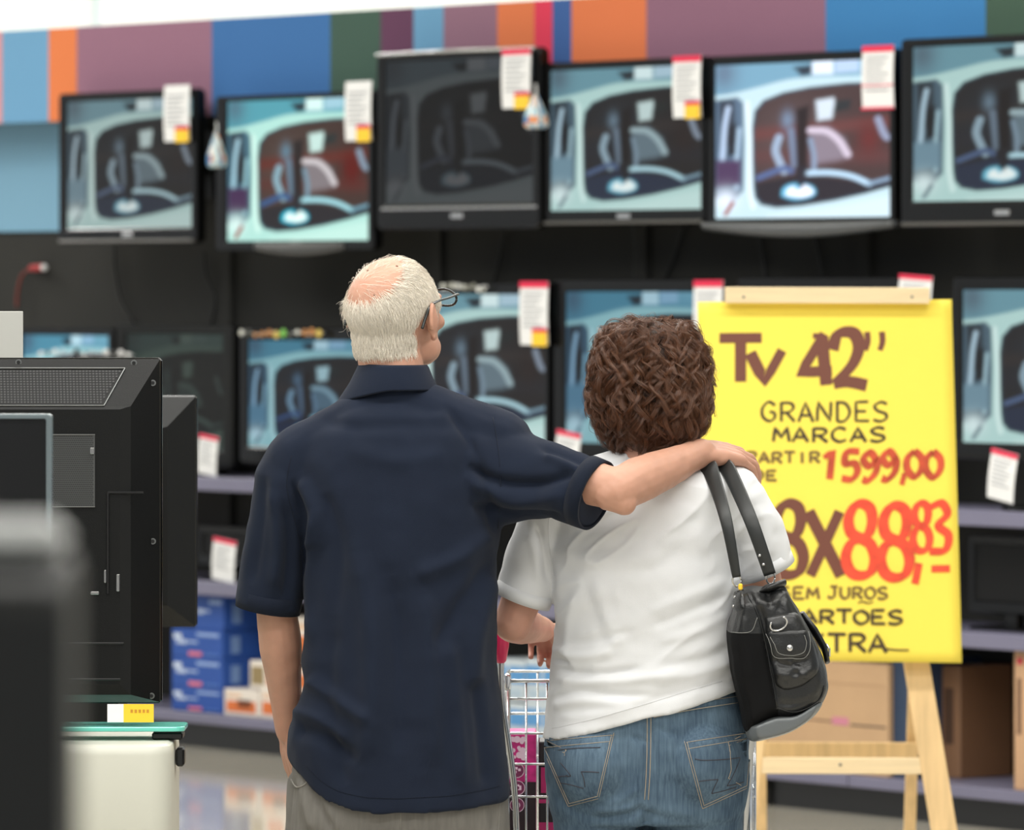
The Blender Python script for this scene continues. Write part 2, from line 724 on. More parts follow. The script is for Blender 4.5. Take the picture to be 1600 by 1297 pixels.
def picture(warm):
    u, v = np.meshgrid(np.linspace(0, 1, NU), np.linspace(0, 1, NV))
    img = np.zeros((NV, NU, 3))

    def put(mask, col):
        img[:] = img * (1 - mask[..., None]) + srgb(col) * mask[..., None]
    one = np.ones_like(u)
    put(one, (112, 160, 178))
    put(blob(u, v, 0.05, 0.05, 0.08, 0.12), (95, 120, 138))
    put(sst(0.62, 0.9, u) * sst(0.2, 0.0, v), (150, 190, 205))
    put(poly_mask(u, v, [(.45, .03), (.56, .02), (.56, .08), (.5, .09)], .015), (40, 50, 60))
    put(poly_mask(u, v, [(.56, -.02), (.68, -.02), (.68, .085), (.56, .085)], .012), (225, 242, 248))
    put(poly_mask(u, v, [(.69, -.02), (.82, -.02), (.82, .07), (.69, .08)], .012), (178, 205, 225))
    # van body
    body = cr([(-.02, .2), (.1, .185), (.25, .15), (.45, .105), (.7, .1), (1.02, .11)], 6)
    put(poly_mask(u, v, [tuple(p) for p in body] + [(1.02, 1.02), (-.02, 1.02)], .012), (190, 222, 222))
    # quarter window at the left
    put(poly_mask(u, v, [(-.02, .23), (.13, .21), (.165, .25), (.17, .5), (.165, .82), (.1, .9), (-.02, .86)], .012), (84, 108, 126))
    put(poly_mask(u, v, [(.02, .23), (.11, .23), (.12, .5), (.03, .55)], .02), (48, 56, 66))
    put(line_mask(u, v, [(.075, .28), (.055, .4), (.045, .55), (.04, .62)], .014), (180, 205, 225))
    put(line_mask(u, v, [(.14, .42), (.125, .62), (.125, .8)], .012), (165, 195, 210))
    put(poly_mask(u, v, [(.08, .4), (.12, .38), (.115, .58), (.07, .6)], .012), (30, 32, 38))
    put(poly_mask(u, v, [(0, .62), (.15, .62), (.15, .78), (0, .8)], .02), (120, 152, 172) if not warm else (70, 50, 80))
    put(blob(u, v, .06, .88, .07, .07), (225, 240, 245))
    put(line_mask(u, v, [(.1, .9), (.06, .97)], .012), (150, 70, 60) if warm else (130, 150, 160))
    # windscreen opening
    ws = [(.235, .8), (.228, .6), (.226, .42), (.24, .31), (.29, .245), (.4, .2), (.55, .172), (.75, .155), (1.03, .155),
          (1.03, .79), (.85, .845), (.68, .885), (.5, .915), (.36, .925), (.275, .905), (.243, .86)]
    put(poly_mask(u, v, [((x - .6) * 1.035 + .6, (y - .55) * 1.03 + .55) for x, y in ws], .008), (60, 78, 92))
    wm = poly_mask(u, v, ws, .01)
    inner = img.copy()
    save = img.copy()
    put(one, (44, 38, 40) if not warm else (66, 50, 48))
    put(blob(u, v, .45, .5, .2, .25), (44, 50, 60) if not warm else (84, 70, 68))
    put(poly_mask(u, v, [(.2, .42), (1, .36), (1, .43), (.2, .5)], .04) * .8, (60, 50, 50) if not warm else (104, 58, 54))
    put(poly_mask(u, v, [(.2, .55), (1, .58), (1, .66), (.2, .64)], .05) * .7, (46, 44, 54) if not warm else (92, 56, 54))
    # driver, seat and hands as seen through the glass
    put(blob(u, v, .42, .37, .035, .06), (110, 130, 150))
    put(line_mask(u, v, [(.37, .48), (.35, .56), (.37, .63), (.4, .7)], .022), (150, 172, 190))
    put(line_mask(u, v, [(.44, .44), (.45, .55), (.46, .66)], .02), (110, 125, 145))
    put(poly_mask(u, v, [(.47, .3), (.54, .28), (.53, .72), (.47, .74)], .02), (34, 26, 28))
    put(poly_mask(u, v, [(.55, .45), (.65, .42), (.74, .5), (.77, .62), (.7, .64), (.56, .66)], .03), (110, 128, 142) if not warm else (130, 120, 128))
    put(line_mask(u, v, [(.55, .44), (.64, .45), (.71, .51), (.76, .6)], .02), (165, 185, 195) if not warm else (205, 195, 205))
    put(line_mask(u, v, [(.55, .5), (.57, .6), (.57, .69)], .014), (130, 150, 170))
    put(blob(u, v, .88, .5, .07, .11), (50, 36, 36) if not warm else (96, 40, 38))
    put(line_mask(u, v, [(.93, .38), (.96, .47), (.98, .5)], .02), (140, 150, 170))
    put(poly_mask(u, v, [(.58, .25), (.68, .235), (.695, .27), (.67, .37), (.59, .38)], .015), (205, 222, 225))
    put(poly_mask(u, v, [(.69, .255), (.78, .25), (.77, .31), (.68, .33)], .015), (40, 44, 46))
    put(line_mask(u, v, [(.25, .74), (.32, .71), (.4, .68), (.44, .7)], .018), (80, 100, 140))
    # dashboard
    put(poly_mask(u, v, [(.2, .78), (.45, .73), (.62, .74), (.85, .78), (1.02, .77), (1.02, 1), (.2, 1)], .02), (42, 52, 78) if not warm else (38, 34, 40))
    put(line_mask(u, v, [(.52, .715), (.66, .715), (.78, .74), (.88, .79)], .016), (185, 222, 238))
    put(line_mask(u, v, [(.88, .79), (.95, .77), (1.02, .75)], .012), (130, 160, 180))
    put(poly_mask(u, v, [tuple(p) for p in cr([(.385, .86), (.39, .815), (.43, .785), (.5, .78), (.56, .8), (.58, .84), (.55, .87), (.46, .885), (.385, .86)], 4)], .014), (105, 195, 225))
    put(poly_mask(u, v, [tuple(p) for p in cr([(.41, .855), (.42, .815), (.455, .8), (.475, .825), (.51, .79), (.55, .81), (.565, .845), (.5, .87), (.41, .855)], 4)], .012), (245, 252, 255))
    put(poly_mask(u, v, [(.475, .68), (.53, .66), (.525, .76), (.5, .81), (.475, .79)], .015), (38, 36, 44))
    img[:] = save * (1 - wm[..., None]) + img * wm[..., None]
    # body shading belongs to the film frame itself
    put(line_mask(u, v, [(.185, .25), (.2, .5), (.2, .8), (.22, .93)], .012), (225, 245, 245))
    put(poly_mask(u, v, [(.3, .985), (.6, .945), (1.02, .86), (1.02, 1.02), (.3, 1.02)], .03) * .6, (215, 238, 238))
    return img


def screen_mesh(name, img):
    me = bpy.data.meshes.new(name)
    xs = np.linspace(-.5, .5, NU)
    zs = np.linspace(1, 0, NV)
    X, Z = np.meshgrid(xs, zs)
    V = np.stack([X.ravel(), np.zeros(X.size), Z.ravel()], 1)
    idx = np.arange(NU * NV).reshape(NV, NU)
    Q = np.stack([idx[1:, :-1], idx[1:, 1:], idx[:-1, 1:], idx[:-1, :-1]], -1).reshape(-1, 4)
    me.from_pydata(V.tolist(), [], Q.tolist())
    ca = me.color_attributes.new('film', 'FLOAT_COLOR', 'POINT')
    buf = np.ones((NU * NV, 4), dtype=np.float32)
    buf[:, :3] = img.reshape(-1, 3)
    ca.data.foreach_set('color', buf.ravel())
    me.materials.append(None)
    return me


SCR_COOL = screen_mesh('screen', picture(False))
SCR_WARM = screen_mesh('screen', picture(True))


def screen_mat(name, strength, sat=1.0, tint=(1, 1, 1), gamma=1.0, base=0.01):
    m = bpy.data.materials.new(name)
    m.use_nodes = True
    nt = m.node_tree
    b = nt.nodes['Principled BSDF']
    b.inputs['Base Color'].default_value = (base, base, base, 1)
    b.inputs['Roughness'].default_value = 0.3
    b.inputs['Specular IOR Level'].default_value = 0.12
    at = nt.nodes.new('ShaderNodeAttribute')
    at.attribute_name = 'film'
    g = nt.nodes.new('ShaderNodeGamma')
    g.inputs['Gamma'].default_value = gamma
    hs = nt.nodes.new('ShaderNodeHueSaturation')
    hs.inputs['Saturation'].default_value = sat
    mx = nt.nodes.new('ShaderNodeMixRGB')
    mx.blend_type = 'MULTIPLY'
    mx.inputs['Fac'].default_value = 1
    mx.inputs['Color2'].default_value = (*tint, 1)
    nt.links.new(at.outputs['Color'], g.inputs['Color'])
    nt.links.new(g.outputs['Color'], hs.inputs['Color'])
    nt.links.new(hs.outputs['Color'], mx.inputs['Color1'])
    nt.links.new(mx.outputs['Color'], b.inputs['Emission Color'])
    b.inputs['Emission Strength'].default_value = strength
    return m


def rrect(x0, x1, z0, z1, r, n=4, sag=0.0):
    out = []
    for cx, cz, a0 in ((x1 - r, z1 - r, 0), (x0 + r, z1 - r, 90), (x0 + r, z0 + r, 180), (x1 - r, z0 + r, 270)):
        for k in range(n + 1):
            a = math.radians(a0 + 90 * k / n)
            z = cz + r * math.sin(a)
            x = cx + r * math.cos(a)
            out.append((x, z))
    return out


def ring_frame(mb, o, i, prof):
    """closed frame between outer outline o and inner outline i (same count); prof: list of (t, y)"""
    rings = []
    for t, y in prof:
        rings.append([(a[0] * (1 - t) + b[0] * t, y, a[1] * (1 - t) + b[1] * t) for a, b in zip(o, i)])
    mb.rings(rings, caps=False, closed=True)


def make_tv(label, out, scr, h, smat, mesh, group, depth=0.085, mount='bracket', silver_top=False, chin='plain', frame_mat=None,
            badge=True, roll=0.0, silver_side=False):
    xl, xr, yt, yb = out
    u0, u1 = U(xl, h), U(xr, h)
    um = (u0 + u1) / 2
    xm = (xl + xr) / 2
    ym = WY(um, h)
    z1 = CZ - (yt - HY) / F * ym
    z0 = CZ - (yb - HY) / F * ym
    w, H = u1 - u0, z1 - z0
    if mount == 'stand':
        zb_ = mount_z
    root = thing('television', label, 'television', W(um, h, z0), -TH, group)
    fx = lambda x: (U(x, h) - um)
    fz = lambda y: (CZ - (y - HY) / F * ym) - z0
    sx0, sx1, sz1, sz0 = fx(scr[0]), fx(scr[1]), fz(scr[2]), fz(scr[3])
    fm = frame_mat or M_gloss
    o = rrect(-w / 2, w / 2, 0, H, 0.018)
    i_ = rrect(sx0, sx1, sz0, sz1, 0.003)
    mb = MB()
    ring_frame(mb, o, i_, [(0, 0.034), (0, 0.008), (0.08, 0.001), (0.35, 0), (0.9, 0.001), (1.0, 0.006), (1.0, 0.02)])
    bez = mb.build('bezel', fm, root, smooth=False)
    s = bpy.data.objects.new('screen', mesh)
    s.parent = root
    s.location = ((sx0 + sx1) / 2, 0.008, sz0)
    s.scale = (sx1 - sx0, 1, sz1 - sz0)
    COL.objects.link(s)
    s.material_slots[0].link = 'OBJECT'
    s.material_slots[0].material = smat
    mb = MB()
    oo = rrect(-w / 2 + 0.006, w / 2 - 0.006, 0.006, H - 0.006, 0.018)
    o2 = rrect(-w / 2 + 0.03, w / 2 - 0.03, 0.03, H - 0.03, 0.02)
    o3 = rrect(-w / 2 + 0.1, w / 2 - 0.1, 0.08, H - 0.12, 0.02)
    mb.rings([[(x, y, z) for x, z in q] for q, y in ((oo, 0.03), (oo, 0.048), (o2, 0.058), (o3, depth))])
    mb.build('rear_housing', M_matte, root)
    # lower trim below the glass
    if chin == 'curved':
        mb = MB()
        rings = []
        for k in range(25):
            t = k / 24
            x = -w / 2 + w * t
            zc = -0.012 - 0.028 * math.sin(math.pi * t)
            rings.append([(x, -0.02, 0.012), (x, -0.024, zc + 0.012), (x, -0.012, zc), (x, 0.03, zc + 0.004), (x, 0.03, 0.012)])
        mb.rings(rings)
        mb.build('speaker_trim', mat('graphite_trim', C(88, 90, 92), 0.3, metal=0.3), root, smooth=True)['label'] = 'curved graphite trim'
    elif chin == 'silverline':
        mb = MB()
        mb.box((-w / 2 + 0.03, -0.004, sz0 - 0.02), (w / 2 - 0.01, 0.004, sz0 - 0.011), 0.002)
        mb.build('silver_line', M_silver, root)['label'] = 'thin silver line under the screen'
    elif chin == 'lip':
        mb = MB()
        mb.box((-w / 2 + 0.01, -0.010, 0.004), (w / 2 - 0.01, 0.004, 0.016), 0.004)
        mb.build('bottom_lip', mat('grey_lip', C(84, 82, 79), 0.45), root)
    elif chin == 'bulge':
        mb = MB()
        rings = []
        for k in range(17):
            t = k / 16
            x = -0.24 * w + 0.56 * w * t
            zc = -0.02 * math.sin(math.pi * t)
            rings.append([(x, -0.006, 0.03), (x, -0.008, zc + 0.01), (x, 0.0, zc), (x, 0.03, zc + 0.002), (x, 0.03, 0.03)])
        mb.rings(rings)
        mb.build('speaker_trim', mat('dark_trim', C(60, 60, 60), 0.3), root, smooth=True)
    if silver_top:
        mb = MB()
        mb.tube([(-w / 2 + 0.005, -0.002, H - 0.004), (0.0, -0.003, H), (w / 2 - 0.02, -0.002, H - 0.004)], 0.007, 8)
        mb.build('silver_trim', M_silver, root, smooth=True)['label'] = 'silver trim along the top edge'
    if badge and sz0 > 0.03:
        mb = MB()
        mb.box((-0.035 + (sx0 + sx1) / 2, -0.003, sz0 * 0.42), (0.035 + (sx0 + sx1) / 2, 0.002, sz0 * 0.42 + 0.018), 0.002)
        mb.build('badge', M_silver, bez)['label'] = 'small pale maker badge'
    if mount == 'bracket':
        reach = h - HB
        mb = MB()
        mb.box((-0.12, depth - 0.002, H * 0.3), (0.12, depth + 0.02, H * 0.75), 0.004)
        mb.box((-0.03, depth + 0.02, H * 0.45), (0.03, reach - 0.015, H * 0.6), 0.004)
        mb.box((-0.1, reach - 0.015, H * 0.3), (0.1, reach, H * 0.75), 0.003)
        mb.build('wall_bracket', M_black, root)
    elif mount == 'stand':
        zs = 0.985 - z0
        mb = MB()
        mb.box((-0.06, 0.02, zs + 0.01), (0.06, 0.05, 0.06), 0.008)
        mb.build('neck', M_black, root)
        mb = MB()
        rings = []
        for rr, z in ((0.95, 0.0), (1.0, 0.006), (0.97, 0.012), (0.6, 0.018), (0.15, 0.022)):
            rings.append([(0.24 * rr * math.cos(a), 0.05 + 0.12 * rr * math.sin(a), zs + z) for a in np.linspace(0, 2 * math.pi, 28, endpoint=False)])
        mb.rings(rings)
        mb.build('stand_base', M_gloss, root, smooth=True)
    return root


mount_z = 0.985
S_cool = screen_mat('screen_cool', 0.84, 0.9, (0.96, 1.02, 0.98), 1.12)
S_muted = screen_mat('screen_muted', 0.62, 0.75, (0.95, 1.02, 0.98), 1.1)
S_mint = screen_mat('screen_vivid', 1.12, 1.25, (0.95, 1.03, 0.92), 1.02)
S_violet = screen_mat('screen_bright', 1.25, 1.0, (1.04, 1.0, 1.1), 0.95)
S_dark = screen_mat('screen_dim', 0.075, 0.6, (0.95, 0.95, 1.0), 0.85, base=0.006)
S_off = screen_mat('screen_nearly_off', 0.055, 0.6, (0.8, 1.1, 0.9), 0.8, base=0.012)
S_blue = screen_mat('screen_blue', 0.85, 1.15, (0.80, 0.98, 1.05), 1.05)
S_deep = screen_mat('screen_deep_blue', 0.6, 1.1, (0.75, 0.95, 1.05), 1.1)

GT = 'televisions on the top row'
GL = 'televisions on the middle shelf'
H1 = -0.14
make_tv('wall television at the far left end, muted film frame on its screen', (91, 306, 142, 381), (103, 298, 156, 356), H1, S_muted, SCR_COOL, GT, chin='lip')
make_tv('wall television with vivid mint and red picture, beside the far left one', (336, 583, 146, 392), (353, 574, 155, 376), H1, S_mint, SCR_WARM, GT, chin='bulge')
make_tv('large wall television with almost dark screen and silver top edge', (588, 842, 79, 358), (600, 831, 92, 318), H1 + 0.02, S_dark, SCR_COOL, GT, silver_top=True, chin='silverline')
make_tv('wall television with cyan picture, right of the almost dark one', (849, 1101, 93, 352), (858, 1094, 106, 328), H1, S_cool, SCR_COOL, GT, chin='lip')
make_tv('wall television with bright violet white picture and curved bottom trim', (1104, 1398, 82, 352), (1115, 1389, 97, 340), H1, S_violet, SCR_WARM, GT, chin='curved')
make_tv('large wall television cut by the right frame edge, topmost of all', (1407, 1730, 54, 354), (1424, 1712, 68, 313), H1 + 0.03, S_cool, SCR_COOL, GT, chin='lip')
H2 = -0.16
make_tv('bright blue television behind the black set at the far left of the shelf', (24, 176, 512, 722), (34, 168, 524, 700), H2, S_blue, SCR_COOL, GL, mount='stand')
make_tv('shelf television switched nearly off with thick black frame', (180, 362, 507, 728), (196, 346, 522, 702), H2, S_off, SCR_COOL, GL, mount='stand', frame_mat=M_matte, badge=False)
make_tv('shelf television with deep blue picture left of the man', (374, 580, 512, 728), (386, 570, 532, 700), H2, S_deep, SCR_COOL, GL, mount='stand')
make_tv("shelf television with pale cyan picture right of the man's head", (612, 857, 442, 708), (624, 850, 460, 690), H2, S_cool, SCR_COOL, GL, mount='stand')
make_tv("shelf television with dull blue picture behind the woman's head", (864, 1108, 436, 716), (882, 1096, 456, 694), H2, S_deep, SCR_COOL, GL, mount='stand', silver_top=False)
make_tv('shelf television almost hidden behind the yellow poster', (1150, 1436, 433, 722), (1164, 1424, 452, 704), H2, S_deep, SCR_COOL, GL, mount='stand')
make_tv('shelf television with cyan picture right of the yellow poster', (1488, 1790, 432, 722), (1502, 1776, 453, 695), H2, S_cool, SCR_COOL, GL, mount='stand')

# small dark sets on the lower shelf
M_off = screen_mat('screen_off', 0.0, base=0.015)
_mz = 0.605


def small_set(label, xl, xr, yt, yb, h=-0.2):
    u0, u1 = U(xl, h), U(xr, h)
    um = (u0 + u1) / 2
    z1 = WZ((xl + xr) / 2, yt, h)
    z0 = 0.605
    w, H = u1 - u0, z1 - z0
    root = thing('television', label, 'television', W(um, h, z0), -TH, 'small switched off televisions on the lower shelf')
    mb = MB()
    b0 = 0.05
    ring_frame(mb, rrect(-w / 2, w / 2, b0, H, 0.012), rrect(-w / 2 + .03, w / 2 - .03, b0 + .04, H - .03, .003),
               [(0, 0.034), (0, 0.006), (0.1, 0), (0.9, 0.001), (1, 0.006), (1, 0.02)])
    mb.build('bezel', M_gloss, root)
    mb = MB()
    mb.box((-w / 2 + .03, 0.008, b0 + .04), (w / 2 - .03, 0.014, H - .03))
    mb.build('screen', M_off, root)
    mb = MB()
    mb.box((-w / 2 + .01, 0.032, b0 + .01), (w / 2 - .01, 0.06, H - .01), .012)
    mb.build('rear_housing', M_matte, root)
    mb = MB()
    mb.box((-0.03, 0.01, 0.008), (0.03, 0.04, b0 + .02), .004)
    mb.box((-0.13, -0.05, 0.0), (0.13, 0.11, 0.012), .004)
    mb.build('stand_base', M_gloss, root)


small_set('small dark television behind the price tag on the lower left shelf', 308, 396, 822, 905)
small_set('small dark television on the lower shelf hidden behind the man', 420, 560, 815, 905)
small_set('small dark television on the lower shelf right of the poster', 1512, 1640, 838, 990)

# ------------------------------------------------------------------ price tags
TG = 'white price tags hung on the televisions'


def price_tag(label, xl, xr, yt, yb, h, red_top=True, sticker='right', red_bottom=False, lean=0.0, yellow=True, roll=0.0):
    u0, u1 = U(xl, h), U(xr, h)
    um = (u0 + u1) / 2
    z1 = WZ((xl + xr) / 2, yt, h)
    z0 = WZ((xl + xr) / 2, yb, h)
    w, H = u1 - u0, z1 - z0
    root = thing('price_tag', label, 'price tag', W(um, h, z0), -TH, TG)
    root.rotation_euler = (lean, roll, -TH)
    mb = MB()
    rows_f, rows_b = [], []
    for i in range(9):
        t = i / 8
        y = -0.006 * math.sin(t * math.pi) * 0.8
        rows_f.append([(-w / 2 + w * j / 4, y, H * t) for j in range(5)])
        rows_b.append([(-w / 2 + w * j / 4, y + 0.0015, H * t) for j in range(5)])
    mb.grid(rows_f)
    mb.grid(rows_b)
    mb.mi = 1
    for q in range(7):                                            # faint printed rows
        z = H * (0.82 - 0.085 * q)
        ww = w * (0.36 - 0.05 * ((q * 7) % 3))
        mb.quad((-w * .36, -0.0075, z), (-w * .36 + 2 * ww, -0.0075, z), (-w * .36 + 2 * ww, -0.0075, z - H * .022), (-w * .36, -0.0075, z - H * .022))
    mb.build('card', [M_white, M_greyprint], root)
    if red_top:
        mb = MB()
        mb.box((-w / 2, -0.0045, H * .9), (w / 2, -0.001, H), 0.001)
        mb.build('red_header', M_red, root)
    if red_bottom:
        mb = MB()
        mb.box((-w / 2, -0.0065, 0), (w / 2, -0.001, H * .035))
        mb.build('red_border', M_red, root)
        mb = MB()
        mb.box((-w / 2, -0.0085, H * .37), (w / 2, -0.004, H * .385))
        mb.build('red_line', M_red, root)
    if yellow:
        x0, x1 = (-0.02 * w, 0.5 * w) if sticker == 'right' else (-0.5 * w, 0.5 * w)
        mb = MB()
        mb.mi = 0
        mb.box((x0, -0.009, H * -.02), (x1, -0.0065, H * .2), 0.0005)
        mb.mi = 1
        mb.box((x0, -0.0095, H * .2), (x1, -0.0065, H * .265), 0.0005)
        mb.build('yellow_sticker', [M_yellow, M_red], root)
    return root


HT = H1 + 0.025
price_tag('price tag hanging on the far left wall television', 257, 297, 133, 221, HT, red_top=False)
price_tag('price tag hanging on the vivid mint wall television', 540, 581, 127, 220, HT, red_top=False)
price_tag('price tag with red top and yellow sticker on the dark wall television', 785, 830, 76, 169, HT + .02)
price_tag('price tag with red top and yellow sticker on the cyan wall television', 1052, 1096, 87, 184, HT)
price_tag('price tag with red borders and no yellow, on the violet white television', 1348, 1397, 71, 171, HT, red_bottom=True, yellow=False)
HM = H2 + 0.025
price_tag("price tag right of the man's head between two shelf televisions", 813, 857, 440, 539, HM)
price_tag('price tag at the top left corner of the yellow poster', 1085, 1130, 438, 545, HM, yellow=False)
price_tag('crumpled price tag poking above the wooden bar of the easel', 1404, 1455, 430, 500, HM, yellow=False, roll=0.05)
price_tag('price tag leaning on the shelf beside the nearly off television', 309, 338, 680, 742, -0.02, yellow=False, roll=0.1)
price_tag('price tag leaning on the small dark set of the lower left shelf', 331, 366, 842, 908, -0.02, yellow=False, roll=0.1)
price_tag("price tag on the shelf just left of the woman's hair", 866, 903, 674, 748, -0.03, yellow=False, roll=0.12)
price_tag('price tag leaning on the shelf at the right frame edge', 1542, 1583, 704, 782, -0.02, yellow=False, roll=0.16)
o = MB().box((-.02, -.004, -.015), (.02, .004, .015), .004)
o = o.build('green_clip', mat('green_plastic', C(40, 170, 90), .4), None, origin=W(U(1590, -.02), -.02, WZ(1590, 712, -.02)))
tag(o, 'small green clip above the leaning price tag at right', 'clip')

# ------------------------------------------------------------------ printed foil cones and garlands
def foil_cone(label, px, yt, yb, h, halfpx):
    u = U(px, h)
    z1, z0 = WZ(px, yt, h), WZ(px, yb, h)
    H = z1 - z0
    r = halfpx / 455.0
    root = thing('foil_ornament', label, 'ornament', W(u, h, z0), -TH + .4, 'foil cones hanging between televisions')
    rings = []
    for t, k in ((0, .72), (.06, .96), (.15, 1.0), (.35, .92), (.6, .62), (.8, .36), (.93, .2), (1, .08)):
        ring = []
        for j in range(20):
            a = 2 * math.pi * j / 20
            q = 1 + .1 * math.sin(5 * a + 2 * t)
            ring.append((r * k * q * math.cos(a), r * .75 * k * q * math.sin(a), H * .92 * t))
        rings.append(ring)
    mb = MB()
    mb.rings(rings)
    mats = [mat('foil_pale_blue', C(165, 195, 205), .35, metal=.2), mat('foil_orange', C(220, 140, 90), .4), mat('foil_white', C(225, 225, 220), .4),
            mat('foil_blue', C(80, 130, 180), .4)]
    mb.m = [random.choice((0, 0, 2, 2, 3, 1)) if i % 20 else 2 for i in range(len(mb.f))]
    mb.build('cone', mats, root, smooth=True)
    mb = MB()
    mb.tube([(0, 0, H * .9), (.004, 0, H * .96), (0, 0, H * 1.15)], .003, 6)
    mb.build('cord', M_white, root)


foil_cone('foil cone hanging left of the vivid mint television', 338, 200, 262, -0.06, 17)
foil_cone('foil cone hanging right of the almost dark television', 837, 140, 201, -0.06, 20)


def garland(label, xl, xr, y0, h, n, seed, cols, big=7.0):
    rr = random.Random(seed)
    u0 = U(xl, h)
    ym = WY(U((xl + xr) / 2, h), h)
    z = CZ - (y0 - HY) / F * ym
    root = thing('garland', label, 'garland', W(u0, h, z), -TH, 'garlands along television tops')
    L = U(xr, h) - u0
    mb = MB()
    pts = [(L * k / n, 0.0, .006 * math.sin(k * 1.7)) for k in range(n + 1)]
    mb.tube(pts, .002, 5)
    mb.build('string', M_white, root)
    ms = [mat('garland_%d_%d_%d' % c, C(*c), .5) for c in cols]
    for k in range(n):
        mb = MB()
        s = big / 455 * rr.uniform(.55, 1.0)
        mb.ell((L * (k + .5) / n, -.006, rr.uniform(-.008, .008)), (s * 1.1, s * .5, s), None, 10, 6)
        mb.build('bead', rr.choice(ms), root, smooth=True)


garland('garland of yellow and white beads on the deep blue television', 374, 506, 521, H2 + .02, 12, 3,
        [(120, 190, 80), (220, 190, 90), (225, 225, 215), (190, 130, 70), (60, 60, 55)], 8)
garland("garland of pale beads right of the man's head", 690, 762, 449, H2 + .02, 9, 5,
        [(200, 200, 190), (120, 120, 110), (70, 80, 75), (225, 225, 220)], 6)
garland('garland of white beads above the black set at left', 60, 208, 553, H2 + .02, 13, 9,
        [(225, 225, 225), (60, 60, 60), (190, 200, 210)], 7)

# ------------------------------------------------------------------ cables on the back panel
CG = 'cables hanging on the back panel'
M_cable = mat('black_cable', C(20, 20, 20), .5)


def cable(label, pts, r=.006, m=None, h=HB + .02):
    pts3 = [W(U(p[0], h), h, WZ(p[0], p[1], h)) for p in cr(pts, 5)]
    mb = MB()
    mb.tube(pts3, r, 6)
    o = mb.build('cable', m or M_cable, None, smooth=True, origin=pts3[-1])
    return tag(o, label, 'cable', CG)


cable('black cable curving down under the far left wall television', [(178, 380), (180, 420), (190, 470), (210, 505)])
cable('black cable below the vivid mint television', [(318, 395), (322, 430), (336, 465), (330, 508)])
cable('black cable slanting under the almost dark television', [(790, 355), (782, 395), (772, 440)])
cable('thick black cable under the cyan wall television', [(992, 350), (995, 390), (994, 440)], .009)
cable('black cable slanting right of the thick one', [(1068, 352), (1055, 395), (1040, 436)])
cable('black cable under the left half of the violet white television', [(1188, 365), (1192, 400), (1196, 435)])
cable('black cable under the middle of the violet white television', [(1272, 366), (1280, 400), (1286, 435)])
cable('black cable under the right half of the violet white television', [(1352, 366), (1355, 400), (1357, 435)])
rt = thing('red_cable', 'red cable with a red and white plug at the far left', 'cable', W(U(28, HB + .03), HB + .03, WZ(28, 500, HB + .03)))
mb = MB()
mb.tube([W(U(p[0], HB + .03), HB + .03, WZ(p[0], p[1], HB + .03)) for p in cr([(26, 480), (28, 452), (36, 428), (52, 418)], 6)], .006, 8)
mb.build('cord', mat('red_cable_skin', C(120, 50, 42), .5), rt, smooth=True, world=True)
mb = MB()
mb.capsule([W(U(p[0], HB + .03), HB + .03, WZ(p[0], p[1], HB + .03)) for p in ((50, 419), (66, 418))], .014, 10)
mb.build('plug', mat('red_plug', C(170, 30, 34), .4), rt, smooth=True, world=True)
mb = MB()
mb.ell(W(U(69, HB + .035), HB + .035, WZ(69, 418, HB + .035)), (.014, .014, .014), None, 12, 8)
mb.build('plug_tip', M_white, rt, smooth=True, world=True)
o = MB()
o.box((-.03, -.02, -.014), (.03, .02, .014), .006)
o.box((-.012, -.03, -.008), (.012, -.018, .008), .003)
o = o.build('socket_adapter', mat('olive_plastic', C(128, 140, 100), .5), None, origin=W(U(1326, HB + .03), HB + .03, WZ(1326, 412, HB + .03)))
tag(o, 'small olive plug on the dark panel above the poster', 'plug')

# ------------------------------------------------------------------ boxes on the bottom shelf
Z0 = 0.126


def carton(label, xl, xr, yt, yb, h, depth, col, prints, group, zfix=None, side=None):
    """prints: (x0,x1,z0,z1,(r,g,b)) in fractions of the front"""
    u0, u1 = U(xl, h), U(xr, h)
    um = (u0 + u1) / 2
    xm = (xl + xr) / 2
    z1 = WZ(xm, yt, h)
    z0 = WZ(xm, yb, h) if zfix is None else zfix
    w, H = u1 - u0, z1 - z0
    root = thing('box', label, 'box', W(um, h, z0), -TH, group)
    mb = MB()
    mb.box((-w / 2, 0, 0), (w / 2, depth, H), .003)
    mb.mi = 1
    mb.box((-w / 2 + .004, depth * .48, H - .0005), (w / 2 - .004, depth * .52, H + .0008))
    c0 = mat('card_%d_%d_%d' % col, C(*col), .55, var=.05, vscale=6)
    tape = mat('card_tape', C(205, 195, 170), .35)
    mb.build('carton', [c0, tape], root)
    if prints:
        mb = MB()
        ms = []
        for (a, b, c, d, col2) in prints:
            m_ = mat('print_%d_%d_%d' % col2, C(*col2), .5)
            if m_ not in ms:
                ms.append(m_)
            mb.mi = ms.index(m_)
            mb.box((-w / 2 + a * w, -.0016, c * H), (-w / 2 + b * w, .0002, d * H), .0005)
        if side:
            for (a, b, c, d, col2) in side:
                m_ = mat('print_%d_%d_%d' % col2, C(*col2), .5)
                if m_ not in ms:
                    ms.append(m_)
                mb.mi = ms.index(m_)
                mb.box((w / 2 - .0002, a * depth, c * H), (w / 2 + .0016, b * depth, d * H), .0005)
        mb.build('print', ms, root)
    return root


